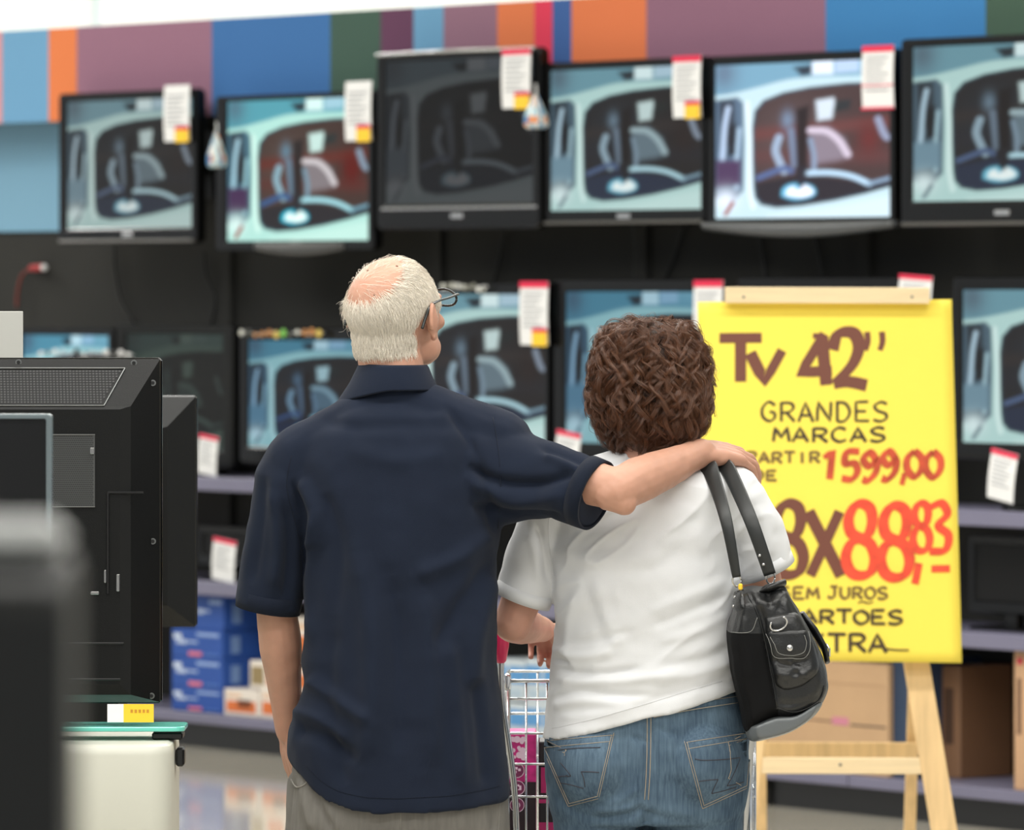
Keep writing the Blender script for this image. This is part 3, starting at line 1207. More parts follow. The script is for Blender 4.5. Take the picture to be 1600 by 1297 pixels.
BLUE = (44, 84, 165)
bp = [(.05, .2, .62, .8, (210, 222, 240)), (.1, .3, .45, .6, (190, 205, 232)), (.32, .52, .5, .58, (170, 190, 225)), (.5, .94, .76, .88, (150, 175, 220)),
      (.34, .6, .06, .2, (225, 120, 140)), (.66, .94, .1, .16, (80, 120, 190))]
bs = [(.2, .4, .2, .8, (120, 150, 200))]
rows = [(983, 1027, 'second blue box from the top of the stack at lower left'),
        (1028, 1074, 'third blue box from the top of the stack at lower left'), (1075, 1121, 'lowest blue box of the stack at lower left')]
BG = 'stacked blue product boxes at lower left'
hb = -0.06
zz = Z0
hts = []
for (yt, yb, lb) in reversed(rows):
    carton(lb, 268, 347, yt, yb, hb, .2, BLUE, bp, BG, zz, bs)
    zz = WZ(307, yt, hb) + .001
carton('topmost blue box of the stack at lower left', 305, 349, 931, 982, hb, .2, BLUE, bp[1:4], BG, zz, bs)
OR = (236, 226, 214)
op = [(.08, .92, .14, .56, (226, 120, 62)), (.4, .8, .3, .62, (92, 84, 80)), (.1, .5, .7, .84, (236, 200, 170))]
OG = 'orange and white product boxes'
zz = Z0
carton('orange and white box lying right of the lowest blue box', 350, 404, 1078, 1122, hb, .2, OR, op, OG, Z0)
carton("second orange and white box, by the man's left forearm", 406, 458, 1078, 1124, hb, .2, OR, op, OG, Z0)
carton("third orange and white box, behind the man's hip", 460, 520, 1080, 1126, hb, .2, OR, op, OG, Z0)
zz = WZ(400, 1077, hb) + .002
carton("upper orange and white box right of the blue stack", 390, 446, 1034, 1077, hb, .2, OR, [(.06, .4, .15, .8, (150, 130, 90)), (.5, .95, .15, .6, (226, 120, 62))], OG, zz)
carton("upper orange and white box between the man's arm and shirt", 450, 516, 1034, 1077, hb, .2, OR, op, OG, zz)
zz2 = WZ(470, 1033, hb) + .003
carton("topmost orange and white box beside the man's elbow", 452, 516, 965, 1033, hb, .2, OR, op, OG, zz2)
WB = (196, 206, 212)
wp = [(.0, .46, .42, .84, (92, 152, 205)), (.54, 1, .42, .84, (92, 152, 205)), (.1, .9, .1, .3, (176, 194, 208))]
WG = 'white and blue boxes behind the trolley'
for lv, (yt, yb, nm) in enumerate(((1098, 1160, 'lower'), (1030, 1096, 'upper'))):
    zz = Z0 if lv == 0 else WZ(820, 1098, hb) + .002
    for k in range(2):
        carton('%s %s of the white and blue boxes seen through the trolley' % (nm, ('left one', 'right one')[k]), 768 + 54 * k, 820 + 54 * k, yt, yb, hb, .25, WB, wp, WG, zz)
KR = (196, 160, 122)
KG = 'brown cartons on the bottom shelf'
carton('pale brown carton with pink label between the bag and the easel leg', 1196, 1388, 1032, 1160, -.05, .3, KR,
       [(.2, .55, .45, .465, (120, 90, 70)), (.55, .68, .43, .5, (205, 130, 150)), (.7, .98, .43, .45, (110, 90, 75)), (.02, .98, .8, .805, (165, 130, 98))], KG, Z0)
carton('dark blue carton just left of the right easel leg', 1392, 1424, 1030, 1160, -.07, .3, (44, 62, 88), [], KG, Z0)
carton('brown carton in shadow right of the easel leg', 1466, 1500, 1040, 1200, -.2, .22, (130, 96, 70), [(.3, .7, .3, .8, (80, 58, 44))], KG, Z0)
carton('tall pale brown carton at the right frame edge', 1584, 1700, 1020, 1240, -.04, .36, (198, 158, 122),
       [(.05, .12, .9, .95, (200, 50, 70)), (.05, .1, .4, .8, (110, 80, 60))], KG, Z0)
# ================================================================== display islands at the left
def tv_back(label, px_r, yt, yb, Y, w, detail=True, rot=0.0, group=None, bev=(.09, .055, .02), thick=.09):
    """a set seen from behind: origin at its lower right rear corner"""
    p0 = P(px_r, yb, Y)
    H = (yb - yt) / F * Y
    root = thing('television', label, 'television', p0, rot, group)
    mb = MB()
    mb.box((-w, 0.0, 0), (0, .028, H), .006)
    mb.build('front_frame', M_gloss, root)
    t, r, b = bev
    o = [(-w + .003, .001, .003), (-.003, .001, .003), (-.003, .001, H - .003), (-w + .003, .001, H - .003)]
    o1 = [(x, -.012, z) for x, y, z in o]
    i1 = [(-w + r, -.012 - thick * .55, b), (-r, -.012 - thick * .55, b), (-r, -.012 - thick * .55, H - t), (-w + r, -.012 - thick * .55, H - t)]
    i2 = [(-w + r + .02, -.012 - thick * .6, b + .02), (-r - .02, -.012 - thick * .6, b + .02), (-r - .02, -.012 - thick * .6, H - t - .006), (-w + r + .02, -.012 - thick * .6, H - t - .006)]
    mb = MB()
    mb.rings([o, o1, i1, i2])
    mb.build('rear_housing', M_matte, root)
    if not detail:
        return root, H
    yi = -.012 - thick * .6
    # top vent on the slanted face: rows of small holes
    a0 = Vector((0, -.013, H - .003))
    a1 = Vector((0, -.012 - thick * .55, H - t))
    mb = MB()
    for k in range(13):
        tt = .26 + .055 * k
        xr_ = -(.075 + .035 * (tt - .2) / .7)
        n = 60
        for j in range(n):
            x = xr_ - .0062 * (j + (.5 if k % 2 else 0))
            c = a0.lerp(a1, tt) + Vector((x, 0, 0))
            dz = (a1 - a0).normalized()
            e = .0018
            nrm = Vector((0, -1, (a1.y - a0.y) / (a1.z - a0.z) * 1.0)).normalized()
            cc = c + Vector((0, -.0006, .0006))
            mb.quad(cc + Vector((-e, 0, 0)) - dz * e, cc + Vector((e, 0, 0)) - dz * e, cc + Vector((e, 0, 0)) + dz * e, cc + Vector((-e, 0, 0)) + dz * e)
    q0, q1 = a0.lerp(a1, .2), a0.lerp(a1, 1.0)
    mb.mi = 1
    off = Vector((0, -.0012, .0012))
    mb.tube([q0 + Vector((-.068, 0, 0)) + off, q0 + Vector((-.5, 0, 0)) + off], .0012, 5)
    mb.tube([q0 + Vector((-.068, 0, 0)) + off, q1 + Vector((-.105, 0, 0)) + off], .0012, 5)
    mb.tube([q1 + Vector((-.105, 0, 0)) + off, q1 + Vector((-.5, 0, 0)) + off], .0012, 5)
    mb.build('top_vent', [M_black, M_silver_dk], root)
    # square grille of the connector bay
    mb = MB()
    gx0, gx1 = (80 - px_r) / F * Y, (152 - px_r) / F * Y
    gz0, gz1 = H - (790 - yt) / F * Y, H - (678 - yt) / F * Y
    mb.mi = 0
    mb.box((gx0 - .1, yi - .0015, gz0), (gx1, yi + .001, gz1), .0005)
    mb.mi = 1
    nr = 34
    for k in range(nr):
        z = gz0 + .003 + (gz1 - gz0 - .006) * k / (nr - 1)
        for j in range(26):
            x = gx1 - .004 - .0036 * (j + (.5 if k % 2 else 0))
            if x < gx0 - .02:
                break
            e = .0010
            mb.quad((x - e, yi - .0019, z - e), (x + e, yi - .0019, z - e), (x + e, yi - .0019, z + e), (x - e, yi - .0019, z + e))
    mb.mi = 2
    mb.tube([(gx1, yi - .002, gz1), (gx0 - .1, yi - .002, gz1)], .0012, 5)
    mb.tube([(gx1, yi - .002, gz0), (gx0 - .1, yi - .002, gz0)], .0012, 5)
    mb.build('connector_grille', [mat('grille_grey', C(66, 68, 68), .45), M_black, M_silver_dk], root)
    for (sx, sy) in ((30, 566), (210, 567), (240, 598), (240, 845), (238, 1086)):
        mb = MB()
        x = (sx - px_r) / F * Y
        z = H - (sy - yt) / F * Y
        tt = (H - .003 - z) / (t - .003)
        y = -.013 - (thick * .55 - .001) * min(max(tt, 0), 1) if sx < 230 and sy < 600 else -.012 - (thick * .55) * min(1, (-x) / r) * .98
        for rr_, dy in ((.006, -.0008), (.0035, -.0016)):
            mb.mi = 0 if rr_ > .005 else 1
            rings = [[(x + rr_ * math.cos(a), y + d, z + rr_ * math.sin(a)) for a in np.linspace(0, 2 * math.pi, 12, endpoint=False)] for d in (.002, dy)]
            mb.rings(rings)
        mb.build('screw', [M_silver_dk, M_black], root)
    for (x0, x1, yy) in ((100, 237, 1004), (110, 192, 1060)):
        mb = MB()
        mb.box(((x0 - px_r) / F * Y, yi - .002, H - (yy - yt) / F * Y), ((x1 - px_r) / F * Y if x1 < 200 else -r - .012, yi + .001, H - (yy - yt) / F * Y + .004), .001)
        mb.build('housing_rib', M_black, root)
    mb = MB()
    mb.tube([((172 - px_r) / F * Y, yi - .001, H - (768 - yt) / F * Y), ((172 - px_r) / F * Y, yi - .001, H - (925 - yt) / F * Y)], .003, 6)
    mb.tube([((172 - px_r) / F * Y, yi - .001, H - (768 - yt) / F * Y), ((252 - px_r) / F * Y - .03, yi - .001, H - (768 - yt) / F * Y)], .0025, 6)
    mb.build('cable_channel', M_black, root)
    for (sx, sy, ww, hh) in ((188, 908, .003, .016), (152, 924, .008, .003), (168, 898, .002, .012), (148, 703, .004, .006)):
        x = (sx - px_r) / F * Y
        z = H - (sy - yt) / F * Y
        mb = MB()
        mb.box((x - ww, yi - .006, z - hh), (x + ww, yi + .001, z + hh), .001)
        mb.build('connector', M_silver, root)
    return root, H


M_silver_dk = mat('dull_steel', C(120, 122, 122), .35, metal=.7)
YA = 12.05
tvA, HA = tv_back('big black television seen from behind, vents and screws, on the glass shelf', 253, 559, 1099, YA, 1.02, True, 0.0)
mb = MB()
_g = P(253, 1131, YA)
dz = _g.z - tvA.location.z
mb.box((-.56, -.03, dz + .012), (-.46, .02, .03), .006)
mb.box((-.80, -.08, dz + .001), (-.22, .06, dz + .013), .005)
mb.build('stand_base', M_gloss, tvA)
# glass shelf on a cream column
gz = _g.z
sh = thing('glass_shelf', 'greenish glass shelf plate on the cream column', 'shelf', P(60, 1131, YA) + Vector((0, 0, -.012)))
mb = MB()
_w0, _w1 = -.65, P(292, 1131, YA).x - sh.location.x
mb.prism(rrect(_w0, _w1, -.085, .055, .02, 6), 0, 1, None)
mb.v = [(x, z, .003 + y * .009) for x, y, z in mb.v]
glassm = mat('green_glass', C(110, 205, 188), .12, spec=.5)
mb.build('glass_plate', glassm, sh, bevel=.002)
mb = MB()
mb.box((P(275, 1170, YA).x - sh.location.x + .002, -.05, -.065), (P(290, 1170, YA).x - sh.location.x, 0.0, -.03), .004)
mb.box((P(240, 1170, YA).x - sh.location.x, -.06, -.014), (P(288, 1170, YA).x - sh.location.x, 0.02, -.0005), .003)
mb.build('support_bracket', M_black, sh)
col_top = gz - .0262
colx1 = P(275, 1150, YA).x
mb = MB()
prof = rrect(-.62, 0.0, -.19, .17, .05, 8)
mb.rings([[(x, z, 0) for x, z in prof], [(x, z, col_top - .02) for x, z in prof], [(x, z, col_top - .004) for x, z in rrect(-.618, -.002, -.188, .168, .048, 8)],
          [(x, z, col_top) for x, z in rrect(-.61, -.01, -.18, .16, .04, 8)]])
o = mb.build('display_column', mat('cream_laminate', C(208, 208, 196), .4, spec=.4, var=.015, vscale=2), None, smooth=False, origin=None)
o.location = (colx1, YA, 0)
for p in o.data.polygons:
    p.use_smooth = abs(p.normal.z) < .5
tag(o, 'cream white display column with rounded edges at lower left', 'column')
# yellow price strip at the glass edge
st = thing('price_strip', 'yellow and white price strip standing on the glass shelf', 'price strip', P(204, 1130, YA - .075) + Vector((0, 0, .0016)))
sw = 36 / F * YA
mb = MB()
mb.box((-sw, -.001, 0), (-sw * .3, .001, .034))
mb.build('white_half', M_white, st)
mb = MB()
mb.box((-sw * .3, -.0012, 0), (sw, .001, .034))
mb.mi = 1
for k in range(5):
    mb.box((-sw * .0 + k * .0075, -.0016, .018), (-sw * .0 + k * .0075 + .0045, -.001, .024))
mb.build('yellow_half', [M_yellow, mat('amber_print', C(200, 140, 40), .6)], st)

# second black set behind it
YD = 13.7
tvD, HD = tv_back('smaller black television back just right of the big one', 308, 618, 980, YD, .78, False, 0.0, None, (.065, .06, .05), .10)
ped = MB()
ped.box((-.46, -.16, 0.0), (.0, .18, tvD.location.z - .03), .01)
o = ped.build('display_stand', M_matte, None)
o.location = (tvD.location.x - .16, YD, 0)
tag(o, 'dark display stand hidden behind the cream column', 'stand')
mb = MB()
mb.box((-.5, -.04, -.03), (-.2, .02, .01), .006)
mb.box((-.56, -.14, -.03), (-.18, .14, -.018), .004)
mb.build('stand_base', M_gloss, tvD)
# grey sign card standing at the frame edge behind
o = MB().box((-.06, -.002, 0), (0, .002, .11), .001)
YS = 12.42
o = o.build('sign_card', mat('grey_card', C(186, 186, 180), .6), None)
o.location = P(36, 575, YS)
o.location.z = P(36, 575, YS).z
tag(o, 'plain grey card standing behind the big black television at far left', 'card')
mb = MB()
mb.tube([(0, 0, -P(36, 575, YS).z), (0, 0, 0.002)], .008, 8)
mb.box((-.1, -.1, -P(36, 575, YS).z), (.1, .1, -P(36, 575, YS).z + .012), .003)
ch = mb.build('pole', M_matte, o)
ch.location = (-.03, 0.006, 0)

# third set, in front, screen toward us
YB = 10.4
pB = P(80, 1040, YB)
HBt = (1040 - 647) / F * YB
tB = thing('television', 'black television with thin pale rim cut by the left frame edge', 'television', pB)
mb = MB()
ring_frame(mb, rrect(-.7, 0, 0, HBt, .006), rrect(-.69, -.009, .03, HBt - .008, .003), [(0, .04), (0, .003), (.2, 0), (.9, 0), (1, .006), (1, .02)])
mb.build('bezel', mat('pale_rim', C(120, 132, 136), .25, metal=.5), tB)['label'] = 'thin pale rim'
mb = MB()
mb.box((-.69, .007, .03), (-.009, .014, HBt - .008))
mb.build('screen', mat('dead_screen', C(12, 13, 15), .3, spec=.35), tB)
mb = MB()
mb.box((-.695, .038, .005), (-.005, .07, HBt - .005), .01)
mb.build('rear_housing', M_matte, tB)
mb = MB()
mb.box((-.4, .02, -.05), (-.3, .05, .02), .006)
mb.box((-.5, -.08, -.062), (-.2, .14, -.05), .004)
mb.build('stand_base', M_gloss, tB)
o = MB()
o.box((-.5, -.12, 0), (0, .18, pB.z - .0625), .012)
o = o.build('display_stand', M_matte, None)
o.location = (pB.x - .1, YB, 0)
tag(o, 'black display stand under the rimmed television at left', 'stand')

# blurred set close to the camera
YC = 3.3
pC = P(112, 862, YC)
tC = thing('television', 'dark blurred television back close to the camera at lower left', 'television', (pC.x, YC, .55))
hC = pC.z - .55
mb = MB()
prof = [(-.03, 0), (.06, 0), (.06, hC - .012), (.052, hC - .003), (.04, hC), (.012, hC - .002), (-.012, hC - .008), (-.024, hC - .018), (-.03, hC - .03)]
rings = []
for x in (-.62, -.615, -.012, -.003, 0.0):
    k = {-.62: .97, -.615: 1, -.012: 1, -.003: .985, 0.0: .96}[x]
    rings.append([(x, y * k + .0, z * (1 - (1 - k) * .15)) for y, z in prof])
mb.rings(rings)
mb.build('rear_housing', mat('dark_grey_plastic', C(26, 27, 26), .45, spec=.4), tC, smooth=False)
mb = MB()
mb.box((-.615, -.012, hC - .004), (-.004, .05, hC + .016), .009)  # added pale strip: overhead light on the dark top put into its colour
mb.build('lit_top_strip', mat('lit_top_grey', C(165, 167, 165), .4), tC)['label'] = 'pale grey strip painted as the lit top edge'
mb = MB()
mb.box((-.36, -.02, -.05), (-.26, .04, .02), .005)
mb.box((-.5, -.12, -.062), (-.12, .14, -.05), .004)
mb.build('stand_base', M_gloss, tC)
o = MB()
o.box((-.66, -.17, 0), (0, .2, .487), .01)
o = o.build('display_stand', M_matte, None)
o.location = (pC.x + .0, YC, 0)
tag(o, 'low black display stand under the blurred television near the camera', 'stand')

# ================================================================== easel with the yellow poster
YE = 16.3
wood = mat('pine_wood', C(226, 192, 140), .55, var=.12, vscale=3, stretch=(20, 20, 1.5))
wood2 = mat('pine_wood_light', C(232, 208, 166), .5, var=.08, vscale=3, stretch=(1.5, 20, 20))
es = thing('easel', 'pale pine easel carrying the yellow poster', 'easel', P(1318, 1482, YE))


def bar(mb, a, b, wx, wy, upv=(0, 1, 0)):
    mb.tube([a, b], [(wy, wx)] * 2, 4, True, None, upv)


def beam(name, a, b, w, d, m=wood):
    """rectangular batten from a to b, w across the view, d in depth"""
    a, b = Vector(a), Vector(b)
    ax = (b - a).normalized()
    dy = Vector((0, 1, 0))
    dy = (dy - ax * dy.dot(ax)).normalized()
    dx = ax.cross(dy)
    mb = MB()
    vs = []
    for p in (a, b):
        for s, t in ((-1, -1), (1, -1), (1, 1), (-1, 1)):
            vs.append(p + dx * (s * w / 2) + dy * (t * d / 2))
    mb.add(vs, [(0, 1, 2, 3), (4, 7, 6, 5), (0, 4, 5, 1), (1, 5, 6, 2), (2, 6, 7, 3), (3, 7, 4, 0)])
    return mb.build(name, m, es, world=True, bevel=.002)


px2m = YE / F
flo = 440 + CZ / YE * F
beam('leg', P(1338, 470, YE), P(1506, flo, YE - .12), 40 * px2m, .024)
beam('leg', P(1246, 470, YE), P(1140, flo, YE - .12), 40 * px2m, .024)
flo2 = 440 + CZ / (YE + .6) * F
beam('leg', P(1446, 470, YE + .06), P(1417, flo2, YE + .6), 19 * px2m, .022)
beam('leg', P(1182, 470, YE + .06), P(1190, flo2, YE + .6), 19 * px2m, .022)
beam('crossbar', P(1176, 1196, YE - .085), P(1440, 1197, YE - .085), 25 * px2m, .02, wood2)
beam('crossbar', P(1188, 1171, YE + .4), P(1432, 1172, YE + .4), 24 * px2m, .02)
beam('crossbar', P(1170, 476, YE + .04), P(1452, 476, YE + .04), 20 * px2m, .02, wood2)
beam('top_bar', P(1133, 461, YE - .075), P(1452, 462, YE - .075), 25 * px2m, .03, wood2)
for sx, sy, yy in ((1162, 464, YE - .0895), (1425, 464, YE - .0895), (1313, 1195, YE - .096)):
    o = MB().ell(P(sx, sy, yy), (.004, .0025, .004), None, 10, 6).build('screw', M_silver_dk, es, True, world=True)

# poster: a sheet leaning with the front legs
A_ = P(1090, 472, YE - .05)
B_ = P(1487, 468, YE - .05)
D_ = P(1101, 1030, YE - .135)
E_ = P(1503, 1036, YE - .135)
po = thing('poster', 'yellow handwritten price poster clamped on the easel', 'poster', (A_ + B_ + D_ + E_) / 4)


def poster_pt(u, v, off=0.0):
    p = (A_ * (1 - u) + B_ * u) * (1 - v) + (D_ * (1 - u) + E_ * u) * v
    bow = .008 * math.sin(math.pi * v) * (1 + .3 * math.sin(3 * u + 1)) + .006 * math.sin(math.pi * u) * v
    return p + Vector((0, -bow - off, 0))


mb = MB()
mb.grid([[poster_pt(j / 20, i / 28) for j in range(21)] for i in range(29)])
yel = mat('yellow_paper', C(250, 226, 92), .65, spec=.2, var=.012, vscale=5)
pm = mb.build('paper', yel, po, smooth=True, world=True)
sd = pm.modifiers.new('thickness', 'SOLIDIFY')
sd.thickness = .0008


def px_uv(px, py):
    # the sheet's corners in the photograph give its own coordinates
    v = (py - 470.0) / (1033.0 - 470.0)
    l = 1090 + 11 * v
    r = 1487 + 16 * v
    return (px - l) / (r - l), v


GL_ = {
    'T': ([[(0, 0), (1, 0)], [(.5, 0), (.5, 1)]], 0), 'V': ([[(0, 0), (.45, 1), (1, -.08)]], 0),
    '4': ([[(.62, .0), (.38, .3), (.02, .75), (.8, .72)], [(.55, .05), (.6, .5), (.66, 1.0)]], 0),
    '2': ([[(.05, .32), (.2, .02), (.62, 0), (.78, .25), (.6, .6), (.1, .97)], [(.08, .97), (.5, .93), (1, 1)]], 1),
    'G': ([[(.9, .18), (.5, 0), (.1, .3), (.1, .75), (.5, 1), (.85, .85), (.88, .55)], [(.88, .55), (.55, .52)]], 1),
    'R': ([[(.1, 1), (.1, 0)], [(.1, .03), (.7, .05), (.88, .28), (.6, .5), (.12, .55)], [(.45, .55), (.95, 1)]], 1),
    'A': ([[(0, 1), (.45, 0), (.95, 1)], [(.2, .66), (.8, .66)]], 0), 'N': ([[(0, 1), (.06, 0), (.85, 1), (.9, 0)]], 0),
    'D': ([[(.1, 0), (.1, 1)], [(.1, 1), (.6, .95), (.9, .5), (.6, .05), (0, 0)]], 1),
    'E': ([[(.9, 0), (.1, .02), (.1, 1), (.95, 1)], [(.1, .5), (.75, .5)]], 0),
    'S': ([[(.9, .1), (.5, 0), (.1, .2), (.3, .45), (.8, .6), (.85, .85), (.45, 1), (.02, .92)]], 1),
    'M': ([[(0, 1), (.1, 0), (.5, .7), (.85, 0), (1, 1)]], 0), 'C': ([[(.9, .15), (.5, 0), (.1, .3), (.1, .75), (.5, 1), (.92, .85)]], 1),
    'P': ([[(.1, 1), (.1, 0)], [(.1, .03), (.7, .05), (.88, .28), (.6, .5), (.12, .55)]], 1), 'I': ([[(.5, 0), (.5, 1)]], 0),
    '1': ([[(.1, .25), (.55, 0), (.4, 1)]], 0), '5': ([[(.95, 0), (.3, .02), (.2, .42), (.7, .42), (.85, .7), (.55, .98), (.02, .95)]], 1),
    '9': ([[(.85, .3), (.5, .0), (.15, .25), (.45, .5), (.85, .3), (.8, .7), (.4, 1), (.1, .95)]], 1),
    '0': ([[(.5, 0), (.12, .3), (.12, .72), (.5, 1), (.88, .7), (.88, .28), (.5, 0)]], 1), ',': ([[(.6, 0), (.2, 1)]], 0),
    '8': ([[(.5, .48), (.22, .40), (.14, .22), (.3, .05), (.55, .0), (.8, .07), (.86, .25), (.74, .42), (.5, .48)], [(.5, .48), (.2, .56), (.06, .75), (.2, .94), (.5, 1), (.82, .94), (.94, .75), (.8, .56), (.5, .48)]], 1),
    'X': ([[(.05, 0), (.95, 1)], [(.9, 0), (.1, 1)]], 0), '3': ([[(.1, .08), (.6, 0), (.85, .22), (.45, .45), (.9, .65), (.75, .95), (.05, .98)]], 1),
    'J': ([[(.7, 0), (.7, .75), (.4, 1), (.05, .85)], [(.3, 0), (1, 0)]], 1), 'U': ([[(.1, 0), (.1, .7), (.45, 1), (.85, .75), (.88, 0)]], 1),
    'O': ([[(.5, 0), (.08, .3), (.1, .75), (.5, 1), (.92, .72), (.9, .28), (.5, 0)]], 1), '-': ([[(0, .5), (1, .42)]], 0), '~': ([[(0, .8), (.3, .2), (.65, .75), (1, .2)]], 1),
    '"': ([[(.3, 0), (.35, .55), (.1, 1)]], 1),
}
_layer = [0]


def stroke(mb, pts, w, curved, nib=.6, taper=True):
    """pts in photograph pixels of the sheet, w full width in px"""
    q = cr(pts, 8) if curved else sum([[np.array(pts[i]) * (1 - t) + np.array(pts[i + 1]) * t for t in (0, .34, .67)] for i in range(len(pts) - 1)], []) + [np.array(pts[-1])]
    L, R = [], []
    _layer[0] += 1
    off = .0012 + .00002 * _layer[0]
    n = len(q)
    for i in range(n):
        a = q[max(i - 1, 0)]
        b = q[min(i + 1, n - 1)]
        d = (b - a) / max(np.hypot(*(b - a)), 1e-6)
        nr = np.array([-d[1], d[0]])
        ang = math.atan2(d[1], d[0])
        ww = w * (.62 + .38 * abs(math.sin(ang + nib)))
        L.append(poster_pt(*px_uv(*(q[i] + nr * ww / 2)), off))
        R.append(poster_pt(*px_uv(*(q[i] - nr * ww / 2)), off))
    mb.grid([L, R])


def write(mb, text, x0, x1, y0, y1, w, gap=.18):
    n = len(text)
    cw = (x1 - x0) / (n + gap * (n - 1))
    for i, ch in enumerate(text):
        if ch == ' ':
            continue
        a = x0 + i * cw * (1 + gap)
        st_, cv = GL_[ch]
        jy = ((i * 37) % 5 - 2) * .012 * (y1 - y0)
        for s in st_:
            stroke(mb, [(a + p[0] * cw, y0 + jy + p[1] * (y1 - y0)) for p in s], w, cv)


INK_B = mat('brown_marker', C(112, 62, 46), .6)
INK_K = mat('dark_marker', C(66, 48, 28), .6)
INK_R = mat('red_marker', C(232, 74, 44), .6, var=.2, vscale=30)
INK_D = mat('dark_red_marker', C(196, 74, 40), .6, var=.25, vscale=30)


def lettering(fn, m, lab):
    mb = MB()
    fn(mb)
    o = mb.build('lettering', m, po, world=True)
    o['label'] = lab


def _l1(mb):
    write(mb, 'T', 1124, 1190, 529, 598, 19)
    write(mb, 'V', 1172, 1222, 552, 598, 19)
    write(mb, '4', 1250, 1312, 524, 604, 20)
    stroke(mb, [(1270, 525), (1284, 525)], 10, False)
    write(mb, '2', 1298, 1354, 523, 605, 21)
    write(mb, '"', 1350, 1366, 520, 549, 10)
    write(mb, '"', 1373, 1389, 520, 549, 10)


lettering(_l1, INK_B, 'thick brown lettering TV 42 inches')


def _l2(mb):
    write(mb, 'GRANDES', 1189, 1388, 629, 659, 5, .2)


def _l2b(mb):
    write(mb, 'MARCAS', 1208, 1384, 669, 691, 5.5, .2)


lettering(_l2, INK_K, 'thin dark lettering GRANDES')
lettering(_l2b, INK_K, 'thin dark lettering MARCAS')


def _l3(mb):
    write(mb, 'PARTIR', 1166, 1281, 707, 724, 5, .18)
    write(mb, 'A', 1134, 1152, 707, 724, 5)


def _l3b(mb):
    write(mb, 'DE', 1176, 1214, 736, 751, 5)


def _l3c(mb):
    write(mb, 'SEM', 1216, 1279, 918, 936, 5, .2)
    write(mb, 'JUROS', 1292, 1387, 917, 935, 5, .2)
    write(mb, '~', 1340, 1364, 939, 943, 3)


INK_O = mat('olive_marker', C(120, 92, 44), .6)
lettering(_l3, INK_O, 'thin faded lettering A PARTIR')
lettering(_l3b, INK_O, 'thin faded lettering DE')
lettering(_l3c, INK_O, 'thin faded lettering SEM JUROS')


def _l4(mb):
    write(mb, '1599', 1284, 1404, 706, 750, 12, .02)
    write(mb, ',', 1406, 1418, 740, 758, 9)
    write(mb, '00', 1414, 1472, 706, 746, 12, .02)


lettering(_l4, INK_D, 'red price 1599,00')


def _l5(mb):
    write(mb, '1', 1150, 1190, 790, 902, 20)
    write(mb, '8', 1205, 1258, 790, 902, 19)
    write(mb, 'X', 1260, 1317, 802, 902, 19)


lettering(_l5, INK_B, 'thick brown lettering 18X')


def _l6(mb):
    write(mb, '88', 1318, 1424, 790, 902, 18, .06)
    write(mb, ',', 1426, 1442, 880, 912, 13)
    write(mb, '8', 1424, 1454, 788, 862, 13)
    write(mb, '3', 1450, 1485, 788, 864, 14)
    write(mb, '-', 1455, 1484, 884, 892, 13)


lettering(_l6, INK_R, 'thick red price 88,83')


def _l7(mb):
    write(mb, 'CARTOES', 1226, 1411, 953, 974, 5.5, .12)


def _l8(mb):
    write(mb, 'EXTRA', 1228, 1386, 990, 1018, 6, .14)
    stroke(mb, [(1380, 1012), (1400, 1014), (1420, 1014)], 3, True)


lettering(_l7, INK_K, 'dark lettering CARTOES')
lettering(_l8, INK_K, 'dark lettering EXTRA')
# ================================================================== people
def skin_material(name, col, red):
    m = mat(name, C(*col), .5, spec=.4, bump=.25, bscale=900, var=.07, vscale=25, sss=.12)
    return m


def lerp_rows(rows, y):
    ys = [r[0] for r in rows]
    return [float(np.interp(y, ys, [r[k] for r in rows])) for k in range(1, len(rows[0]))]


def torso_loft(mb, rows, Y, hem=None, tmin=None, n=72, e=2.3, shrink=0.0, dense=8, yoff=0.0):
    """rows: (py, left px, right px, depth offset, half depth); hem(px) gives the lower edge row"""
    s = Y / F
    rings = []
    top = rows[0][0]
    last = tmin if hem else rows[-1][0]
    ys = list(np.arange(top, last, dense)) + [last]
    spec = [(y, None) for y in ys]
    if hem:
        spec += [(last, t) for t in np.linspace(.12, 1, 12)]
    for y, t in spec:
        ring = []
        for j in range(n):
            a = 2 * math.pi * j / n
            ca, sa = math.cos(a), math.sin(a)
            yy = y
            if t is not None:
                xl, xr, dy, b = lerp_rows(rows, y)
                pxx = (xl + xr) / 2 + (xr - xl) / 2 * ca
                yy = y + (hem(pxx) - y) * t
            xl, xr, dy, b = lerp_rows(rows, yy)
            ax = (xr - xl) / 2 * s - shrink
            bb = b - shrink
            x = ax * math.copysign(abs(ca) ** (2 / e), ca)
            d = bb * math.copysign(abs(sa) ** (2 / e), sa)
            cx = ((xl + xr) / 2 - 800) * s
            ring.append((cx + x, Y + dy + yoff + d, CZ - (yy - HY) * s))
        rings.append(ring)
    mb.rings(rings)


